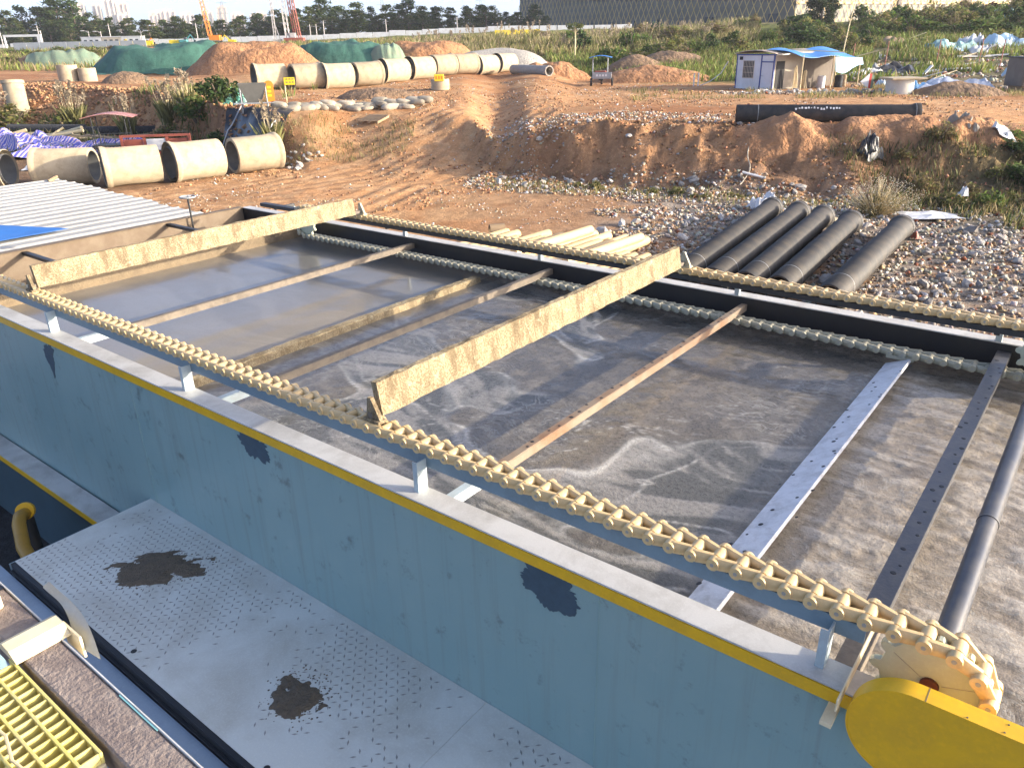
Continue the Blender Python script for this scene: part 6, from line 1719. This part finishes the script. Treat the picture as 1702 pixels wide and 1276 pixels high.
for k, (u_, zt_) in enumerate(tops):
    v_ = 250 + rr.uniform(-12, 12); g_ = gz(u_, v_); h = max(6, zt_ - g_ + .6)
    tree(u_ * v_ / 250, v_, h, rr.uniform(1.25, 1.7), k % 5, 'leafy tree in the dark belt beyond the road fence, %s from the left' % ordw(k + 1), 'trees beyond the road fence')
for k in range(38):
    u_ = -155 + 165 * (k + .5) / 38; v_ = 236 + rr.uniform(-6, 6); tree(u_, v_, rr.uniform(4.5, 7.0), 1.7, rr.choice((1, 3, 4)), 'low leafy tree at the front of the dark belt', 'front trees beyond the road fence')
for k in range(34):
    u_ = -158 + 172 * (k + rr.uniform(.2, .8)) / 34; v_ = 266 + rr.uniform(-6, 8); zt_ = float(np.interp(u_ * 250 / v_, [p[0] for p in tops], [p[1] for p in tops]))
    tree(u_, v_, max(5, zt_ - gz(u_, v_) - rr.uniform(0, 2.2)), rr.uniform(1.4, 1.8), k % 5, 'leafy tree deep in the dark belt, half hidden by others', 'rear trees beyond the road fence')
# round dark tree on the crest, papaya
rt = thing('round_tree', 'dense round dark green tree in front of the lattice building', 'tree', (48.3, 129.5, gz(48.3, 129.5) - .3), 0)
V, F, C = leaves(9000, clump_set(60, 5, lambda g: (lambda a, z, r: (r * math.sqrt(max(.1, 1 - (z / 2.3) ** 2)) * math.cos(a), r * math.sqrt(max(.1, 1 - (z / 2.3) ** 2)) * math.sin(a), 2.5 + z, g.uniform(.7, 1.1)))(g.uniform(0, 6.3), g.uniform(-2.1, 2.0), 2.3 * g.random() ** .4)), .85, .36, (.03, .048, .018), .4, 6, DARK)
link('crown', mesh_np('crown', V, F, False, C), MT['veg'], rt)
MB().tube([(0, 0, -.2), (.05, 0, 1.6), (0, .05, 3.5)], [.25, .2, .1], 8).build('trunk', MT['bark'], rt)
shrub(55.0, 131, 2.6, 2.4, 'dark', 'dark shrub right of the dense round tree')
pp = thing('papaya_tree', 'slender papaya tree with a bare pale trunk and leaf tuft', 'tree', (8.7, 104.5, gz(8.7, 104.5) - .1), 0)
MB().tube([(0, 0, 0), (.05, 0, 2.2), (0, 0, 3.9)], [.13, .10, .07], 8).build('trunk', MT['bamboo'], pp)
V, F, C = leaves(260, [(.75 * math.cos(a), .75 * math.sin(a), 3.9 + .15 * math.sin(3 * a), 1) for a in np.linspace(0, 6, 9)], .42, .34, (.13, .15, .04), .3, 8)
link('crown', mesh_np('crown', V, F, False, C), MT['veg'], pp)

# ------------------------------------------------------------------ far edge of the site: fence, machines, poles, buildings
def zv(v0): return v0
def on(u, v): return (u, v, gz(u, v))
fc = thing('road_fence', 'low white hoarding fence along the raised far road', 'fence', on(-40, 205), 0)
x0 = -88.0
while x0 < 26:
    x1 = x0 + 4.0; v_ = 205 if x0 < -10 else 205 - (x0 + 10) * .55
    za = gz((x0 + x1) / 2, v_)
    MB().cbx(x0 + 40 + .05, x1 + 40 - .05, v_ - 205 - .06, v_ - 205 + .06, za - gz(-40, 205) - .3, za - gz(-40, 205) + 1.15, .02).build('panel', MT['white'], fc)
    x0 = x1
f2 = thing('grey_hoarding', 'grey panel hoarding left of the long net-covered mound', 'fence', on(-80, 165), 0)
for k in range(10):
    x0 = -96 + k * 2.6; MB().cbx(x0 + 80, x0 + 82.5, -.05, .05, -.4, 1.9, .02).build('panel', pm('grey_panel', (.33, .35, .37), None, .5, 1, .6) if k == 0 else bpy.data.materials['grey_panel'], f2)
f3 = thing('road_fence', 'broken white barrier line at the far left of the raised road', 'fence', on(-112, 205), 0)
for k in range(6):
    if k in (2,): continue
    x0 = -126 + k * 6; MB().cbx(x0 + 112, x0 + 117.4, -.06, .06, gz(x0, 205) - gz(-112, 205) - .3, gz(x0, 205) - gz(-112, 205) + .8, .02).build('panel', MT['white'], f3)
gf = thing('portal_frame', 'white portal frame standing over the far left road', 'portal', on(-114, 200), 0)
b0 = gz(-114, 200)
MB().bx(-4.2, 4.6, -.15, .15, 8.9 - b0, 9.4 - b0).build('crossbeam', MT['white'], gf)
MB().bx(3.7, 4.6, -.2, .2, -.3, 8.899 - b0).build('leg', MT['white'], gf)
MB().bx(-4.2, -3.9, -.2, .2, -.3, 8.899 - b0).build('leg', MT['white'], gf)
def barrier(u, v, n, label):
    o = thing('barrier_row', label, 'barrier', on(u, v), 0)
    for k in range(n):
        MB().prism([(-.3, 0), (.3, 0), (.12, .5), (.10, 1.1), (-.10, 1.1), (-.12, .5)], k * 1.55, k * 1.55 + 1.5, 'x').build('block', MT['yel2'], o)
barrier(-98, 190, 5, 'row of yellow barrier blocks at the far left'); barrier(-88, 189, 6, 'row of yellow barrier blocks beside the white container'); barrier(-75.5, 190, 2, 'two yellow barrier blocks beside the teal excavator')
barrier(-2, 172, 6, 'row of yellow barrier blocks before the lattice building')
def stack_containers(u, v, label, mats, n, L=4.6):
    o = thing('site_office', label, 'office', on(u, v), 0)
    for k in range(n):
        MB().cbx(k * L, k * L + L - .1, -1.2, 1.2, 0, 2.0, .03).build('wall', MT[mats[k % len(mats)]], o)
        for q in range(3): MB().bx(k * L + .6 + q * 1.3, k * L + 1.3 + q * 1.3, -1.23, -1.201, .7, 1.5).build('window', MT['glassd'], o)
        MB().bx(k * L - .05, k * L + L - .05, -1.3, 1.3, 2.001, 2.15).build('roof', MT['white'], o)
stack_containers(-97.5, 196, 'pale site office with dark windows behind the yellow barriers', ['white', 'cream'], 3)
def excavator(u, v, sc, mat, label, face=1):
    o = thing('excavator', label, 'excavator', on(u, v), 0 if face > 0 else math.pi); o.scale = (sc, sc, sc)
    for y in (-.8, .8):
        tr_ = MB().prism([(-1.4, .25), (-1.15, 0), (1.15, 0), (1.4, .25), (1.2, .55), (-1.2, .55)], y - .22, y + .22, 'y').build('track', MT['rubber'], o)
    MB().cbx(-1.3, .9, -.8, .8, .65, 1.35, .08).build('engine_house', MT[mat], o)
    MB().cbx(.1, .95, -.82, -.05, 1.352, 2.05, .08).build('cab', MT['glassd'], o)
    MB().bar((.5, .3, 1.3), (1.9, .3, 2.7), .3, .28).build('boom', MT[mat], o)
    MB().bar((1.9, .3, 2.7), (2.9, .3, 1.2), .22, .22).build('stick', MT[mat], o)
    MB().prism([(2.6, .5), (3.1, .55), (3.15, 1.2), (2.8, 1.2)], 0, .6, 'y').build('bucket', MT['dkrail'], o)
    MB().cbx(-1.5, -1.301, -.7, .7, .7, 1.2, .05).build('counterweight', MT[mat], o)
excavator(-72, 190, .75, 'teal', 'teal excavator parked behind the far white fence'); excavator(-61.5, 190, .70, 'yel2', 'yellow excavator right of the orange crane', -1); excavator(-84.5, 186, .60, 'yel2', 'small orange-yellow excavator beside the barriers'); excavator(-80.5, 190, .55, 'orange', 'orange excavator left of the long net mound')
def lattice(mb, p0, p1, w, n, r):
    p0 = Vector(p0); p1 = Vector(p1); d = (p1 - p0); q = d.to_track_quat('Z', 'Y').to_matrix(); L = d.length
    cs = [q @ Vector((sx * w / 2, sy * w / 2, 0)) for sx, sy in ((-1, -1), (1, -1), (1, 1), (-1, 1))]
    for c in cs: mb.cyl(p0 + c, p1 + c, r, r, 5)
    for k in range(n):
        a = p0 + d * k / n; b = p0 + d * (k + 1) / n
        for i in range(4): mb.cyl(a + cs[i], b + cs[(i + 1) % 4], r * .6, r * .6, 4)
cr = thing('crawler_crane', 'orange lattice boom crane behind the far white fence', 'crane', on(-66, 190), 0)
mb = MB(); lattice(mb, (0, 0, 1.2), (-1.0, 0, 10.5), .7, 10, .07); mb.build('boom', MT['orange'], cr)
MB().cbx(-.2, 2.2, -.8, .8, .6, 1.7, .06).build('engine_house', MT['orange'], cr)
for y in (-.9, .9): MB().prism([(-1.2, .25), (-1.0, 0), (1.9, 0), (2.1, .25), (1.9, .55), (-1.0, .55)], y - .22, y + .22, 'y').build('track', MT['rubber'], cr)
MB().cyl((1.6, 0, 1.7), (-.95, 0, 10.3), .03, .03, 4).build('stay_cable', MT['dkrail'], cr)
rg = thing('piling_rig', 'red and white piling rig with two braced masts', 'piling rig', on(-47.5, 190), 0)
mb = MB(); lattice(mb, (-1.2, 0, 0), (-1.6, 0, 13), .8, 12, .08); mb.build('mast', MT['rigwhite'], rg)
mb = MB(); lattice(mb, (1.6, 0, 0), (.3, 0, 13), .5, 12, .08); mb.build('brace', MT['red'], rg)
mb = MB(); lattice(mb, (.3, .8, 0), (-.6, .4, 13), .5, 12, .08); mb.build('brace', MT['red'], rg)
MB().cbx(-2.0, 2.4, -1, 1, .3, 1.0, .05).build('base_frame', MT['red'], rg)
MB().cbx(-.6, .6, -.6, .6, 1.001, 2.0, .05).build('winch', MT['rigwhite'], rg)
rg2 = thing('drill_mast', 'slender pale drill mast left of the piling rig', 'drill', on(-51.6, 190), 0)
mb = MB(); lattice(mb, (0, 0, 0), (.15, 0, 13), .45, 14, .06); mb.build('mast', MT['rigwhite'], rg2)
MB().cbx(-.4, 1.4, -.6, .6, 0, .9, .05).build('base', MT['rigwhite'], rg2)
mb = MB(); mb.cyl((1.1, 0, .9), (.2, 0, 4.2), .12, .12, 6); mb.build('brace', MT['rigwhite'], rg2)
def lamp(u, v, h, label, arm=1):
    o = thing('street_lamp', label, 'street lamp', on(u, v), 0)
    MB().cyl((0, 0, -.2), (0, 0, h), .11, .08, 8).build('pole', MT['rigwhite'], o)
    for s in ((-1, 1) if arm == 2 else (-1,)): MB().tube([(0, 0, h - .4), (s * .6, 0, h), (s * 1.1, 0, h + .05)], .06, 6).build('arm', MT['rigwhite'], o); MB().cbx(s * 1.35 - .35, s * 1.35 + .35, -.14, .14, h - .02, h + .12, .03).build('lamp_head', MT['white'], o)
for u_, v_, h, lb in ((-115.8, 195, 3.6, 'street lamp at the left edge of the far road'), (-106.5, 195, 3.6, 'street lamp beside the white portal frame'), (-95.6, 195, 3.4, 'street lamp left of the pale site office'), (-92.8, 195, 3.2, 'street lamp above the pale site office'), (-83.6, 195, 3.0, 'twin street lamps beside the orange excavator')):
    lamp(u_, v_, h, lb, 2 if 'twin' in lb else 1)
PO = [(-118, 4.6), (-100, 4.4), (-78, 4.4), (-55.5, 4.2), (-49.3, 3.4), (-47.7, 3.2), (-45.8, 3.9), (-30, 3.8), (-12, 3.8)]
for k, (u_, h) in enumerate(PO):
    o = thing('utility_pole', 'pale utility pole beyond the far white fence, %s from the left' % ordw(k + 1), 'pole', on(u_, 215), 0, 'utility poles along the far road')
    MB().cyl((0, 0, -.3), (0, 0, h), .13, .09, 8).build('shaft', MT['rigwhite'], o)
    MB().bx(-.7, .7, -.05, .05, h - .5, h - .4).build('crossarm', MT['grey'], o)
for k, (i, j) in enumerate(((0, 1), (1, 2), (2, 3), (3, 7), (7, 8))):
    for w in range(2):
        pa, pb = PO[i], PO[j]; mb = MB(); z0 = gz(pa[0], 215) + pa[1] - .35 - .5 * w; z1 = gz(pb[0], 215) + pb[1] - .35 - .5 * w
        mb.tube([((pb[0] - pa[0]) * f, 0, z0 + (z1 - z0) * f - 1.2 * f * (1 - f)) for f in np.linspace(0, 1, 12)], .03, 4)
        tag(mb.build('power_line', MT['dkrail'], None, (pa[0], 215, 0)), 'thin dark power line strung between the far utility poles', 'cable', 'power lines along the far road')
# lattice building
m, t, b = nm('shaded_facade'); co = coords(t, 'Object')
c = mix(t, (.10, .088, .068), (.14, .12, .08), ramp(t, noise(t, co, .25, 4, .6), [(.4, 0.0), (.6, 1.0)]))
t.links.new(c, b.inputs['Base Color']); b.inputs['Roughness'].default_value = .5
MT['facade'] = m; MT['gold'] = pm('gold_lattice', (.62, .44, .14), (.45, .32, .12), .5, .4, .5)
A_ = math.radians(27); gb = 6.2
bd = thing('lattice_building', 'huge building wrapped in a diamond lattice, sunlit gold on its right side', 'building', (70, 205, gb), A_)
LA, LB, HB = 125.0, 142.0, 34.0      # right facade along +x, left facade along +y
MB().bx(.6, LA, .6, LB, 0, HB).build('core', MT['facade'], bd)
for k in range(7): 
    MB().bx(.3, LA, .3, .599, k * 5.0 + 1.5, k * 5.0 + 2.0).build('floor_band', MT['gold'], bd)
    MB().bx(.3, .599, .3, LB, k * 5.0 + 1.5, k * 5.0 + 2.0).build('floor_band', MT['facade'], bd)  # left bands darker than the gold ones: shade put into their colour
def latt(mb, along, L, H, p, w):
    n = int((L + H) / p) + 1
    for k in range(-int(H / p) - 1, n):
        for s in (1, -1):
            a0 = k * p; z0 = 0.0; a1 = a0 + s * H * .6; z1 = H
            pts = []
            for f in (0, 1): pts.append([a0 + (a1 - a0) * f, z0 + (z1 - z0) * f])
            # clip to the facade
            def clip(q, r):
                if q[0] < 0: f = (0 - q[0]) / (r[0] - q[0] + 1e-9); return [0, q[1] + (r[1] - q[1]) * f]
                if q[0] > L: f = (L - q[0]) / (r[0] - q[0] + 1e-9); return [L, q[1] + (r[1] - q[1]) * f]
                return q
            if max(a0, a1) < 0 or min(a0, a1) > L: continue
            q, r = clip(pts[0], pts[1]), clip(pts[1], pts[0])
            if along == 'x': mb.bar((q[0], .12 + .05 * s, q[1]), (r[0], .12 + .05 * s, r[1]), w, w * 1.5)
            else: mb.bar((.12 + .05 * s, q[0], q[1]), (.12 + .05 * s, r[0], r[1]), w, w * 1.5)
for al, L_ in (('x', LA), ('y', LB)):
    mb = MB(); latt(mb, al, L_, HB, 2.6, .10); o = mb.build('diamond_lattice', MT['gold'], bd); o['kind'] = 'stuff'
for k in range(9): MB().bx(8 + k * 12, 10.5 + k * 12, .25, .62, .8, 4.2).build('window', MT['glassd'], bd)
for k in range(8): MB().bx(.25, .62, 6 + k * 12, 9 + k * 12, 2.3, 4.6).build('window', MT['glassd'], bd)
MB().bx(36, 37.2, -.1, .25, 0, HB).build('downpipe_strip', MT['brownmetal'], bd)
hl = thing('far_hall', 'low purple-grey hall roof at the upper right edge', 'building', (150, 275, 8), .1)
MB().bx(-30, 60, 0, 30, 0, 6.2).build('wall', MT['grey'], hl)
MB().prism([(-32, 6.2), (62, 6.2), (62, 7.0), (-32, 7.0)], -2, 32, 'y').build('roof', pm('purple_roof', (.20, .17, .30), None, .4, .2, .5), hl)
# apartment towers on the skyline
m, t, b = nm('tower_wall'); a = t.nodes.new('ShaderNodeObjectInfo'); co = coords(t, 'Object')
c = mix(t, (.50, .36, .27), (.55, .50, .44), a.outputs['Random'])
t.links.new(c, b.inputs['Base Color']); b.inputs['Roughness'].default_value = .9
MT['tower'] = m
MT['towerw'] = pm('tower_windows', (.22, .20, .20), None, .3, .05, .4); MT['towerl'] = pm('tower_light_band', (.60, .52, .42), None, .3, .05, .8)
def tower(u, v, w, top, label, d=16, steps=2):
    z0 = 6.0; o = thing('apartment_tower', label, 'tower', (u, v, z0), .35); h = top - z0
    MB().bx(-w / 2, w / 2, 0, d, 0, h).build('block', MT['tower'], o)
    nb_ = max(2, int(w / 7))
    for k in range(nb_):
        x = -w / 2 + (k + .5) * w / nb_
        MB().bx(x - w / nb_ * .18, x + w / nb_ * .18, -.4, -.001, 2, h - 3).build('window_strip', MT['towerw'], o)
        MB().bx(x + w / nb_ * .26, x + w / nb_ * .44, -1.2, -.002, 0, h - 1).build('balcony_strip', MT['towerl'], o)
    for k in range(2): MB().bx(w / 2 + .001, w / 2 + .4, 2 + k * d / 2, d / 2 - 2 + k * d / 2, 2, h - 3).build('window_strip', MT['towerw'], o)
    for k in range(steps): MB().bx(-w * .3 + k * w * .35, -w * .05 + k * w * .35, d * .3, d * .7, h, h + 2.5 + k).build('roof_house', MT['tower'], o)
TW = [(-742, 18, 80, 'tallest slim pinkish tower at the left of the skyline'), (-724, 14, 79, 'slim tower second from left on the skyline'), (-708, 18, 84, 'slim pink tower third from left on the skyline'), (-690, 16, 86, 'tallest tower of the left cluster'), (-676, 14, 80, 'tower at the right of the tall left cluster'),
      (-694, 22, 58, 'shorter tower in front of the left cluster'), (-668, 20, 62, 'shorter pale tower right of the left cluster'), (-715, 20, 48, 'low tower before the left cluster'), (-632, 20, 66, 'pale tower standing alone with two wings'), (-616, 14, 60, 'slim tower right of the lone pale one'), (-600, 26, 67, 'broad pale tower in the skyline middle'), (-578, 18, 63, 'tower right of the broad pale one'), (-556, 22, 60, 'broad low tower in the skyline middle'),
      (-530, 20, 64, 'pale tower left of the crane boom'), (-512, 18, 60, 'tower behind the crane boom'), (-494, 16, 70, 'tower right of the crane boom'), (-476, 22, 60, 'low tower left of the piling rig'), (-450, 22, 59, 'low pale tower nearer the piling rig'), (-428, 22, 58, 'low pale tower just left of the drill mast')]
for k, (u_, w, top, lb) in enumerate(TW): tower(u_, 1500 + (k % 3) * 25, w, top, lb)
def pylon(u, v, h, label):
    o = thing('power_pylon', label, 'pylon', (u, v, 8), 0); mb = MB()
    for s in (-1, 1):
        for q in (-1, 1): mb.cyl((s * h * .1, q * h * .1, 0), (s * h * .02, q * h * .02, h), .25, .18, 4)
    for k in range(6): mb.bar((-h * .1 * (1 - k / 7), 0, h * k / 7), (h * .1 * (1 - (k + 1) / 7), 0, h * (k + 1) / 7), .2, .2)
    mb.build('tower', MT['grey'], o)
    for z in (.72, .84, .96): MB().bar((-h * .14, 0, h * z), (h * .14, 0, h * z), .25, .3).build('crossarm', MT['grey'], o)
pylon(-230, 700, 32, 'faint power pylon above the tree belt left of middle'); pylon(-108, 760, 35, 'faint power pylon above the tree belt near its middle'); pylon(-22, 800, 34, 'faint power pylon above the tree belt at its right end')

# ------------------------------------------------------------------ air
hz = MB(); hz.bx(-1900, 1500, -950, 2200, -3.2, 125)
m = bpy.data.materials.new('air'); m.use_nodes = True; t = m.node_tree; t.nodes.clear()
vo = t.nodes.new('ShaderNodeVolumePrincipled'); vo.inputs['Density'].default_value = .00025; vo.inputs['Color'].default_value = (.88, .90, .95, 1); vo.inputs['Anisotropy'].default_value = .2
ou = t.nodes.new('ShaderNodeOutputMaterial'); t.links.new(vo.outputs[0], ou.inputs['Volume'])
tag(hz.build('haze', m), kind='stuff')
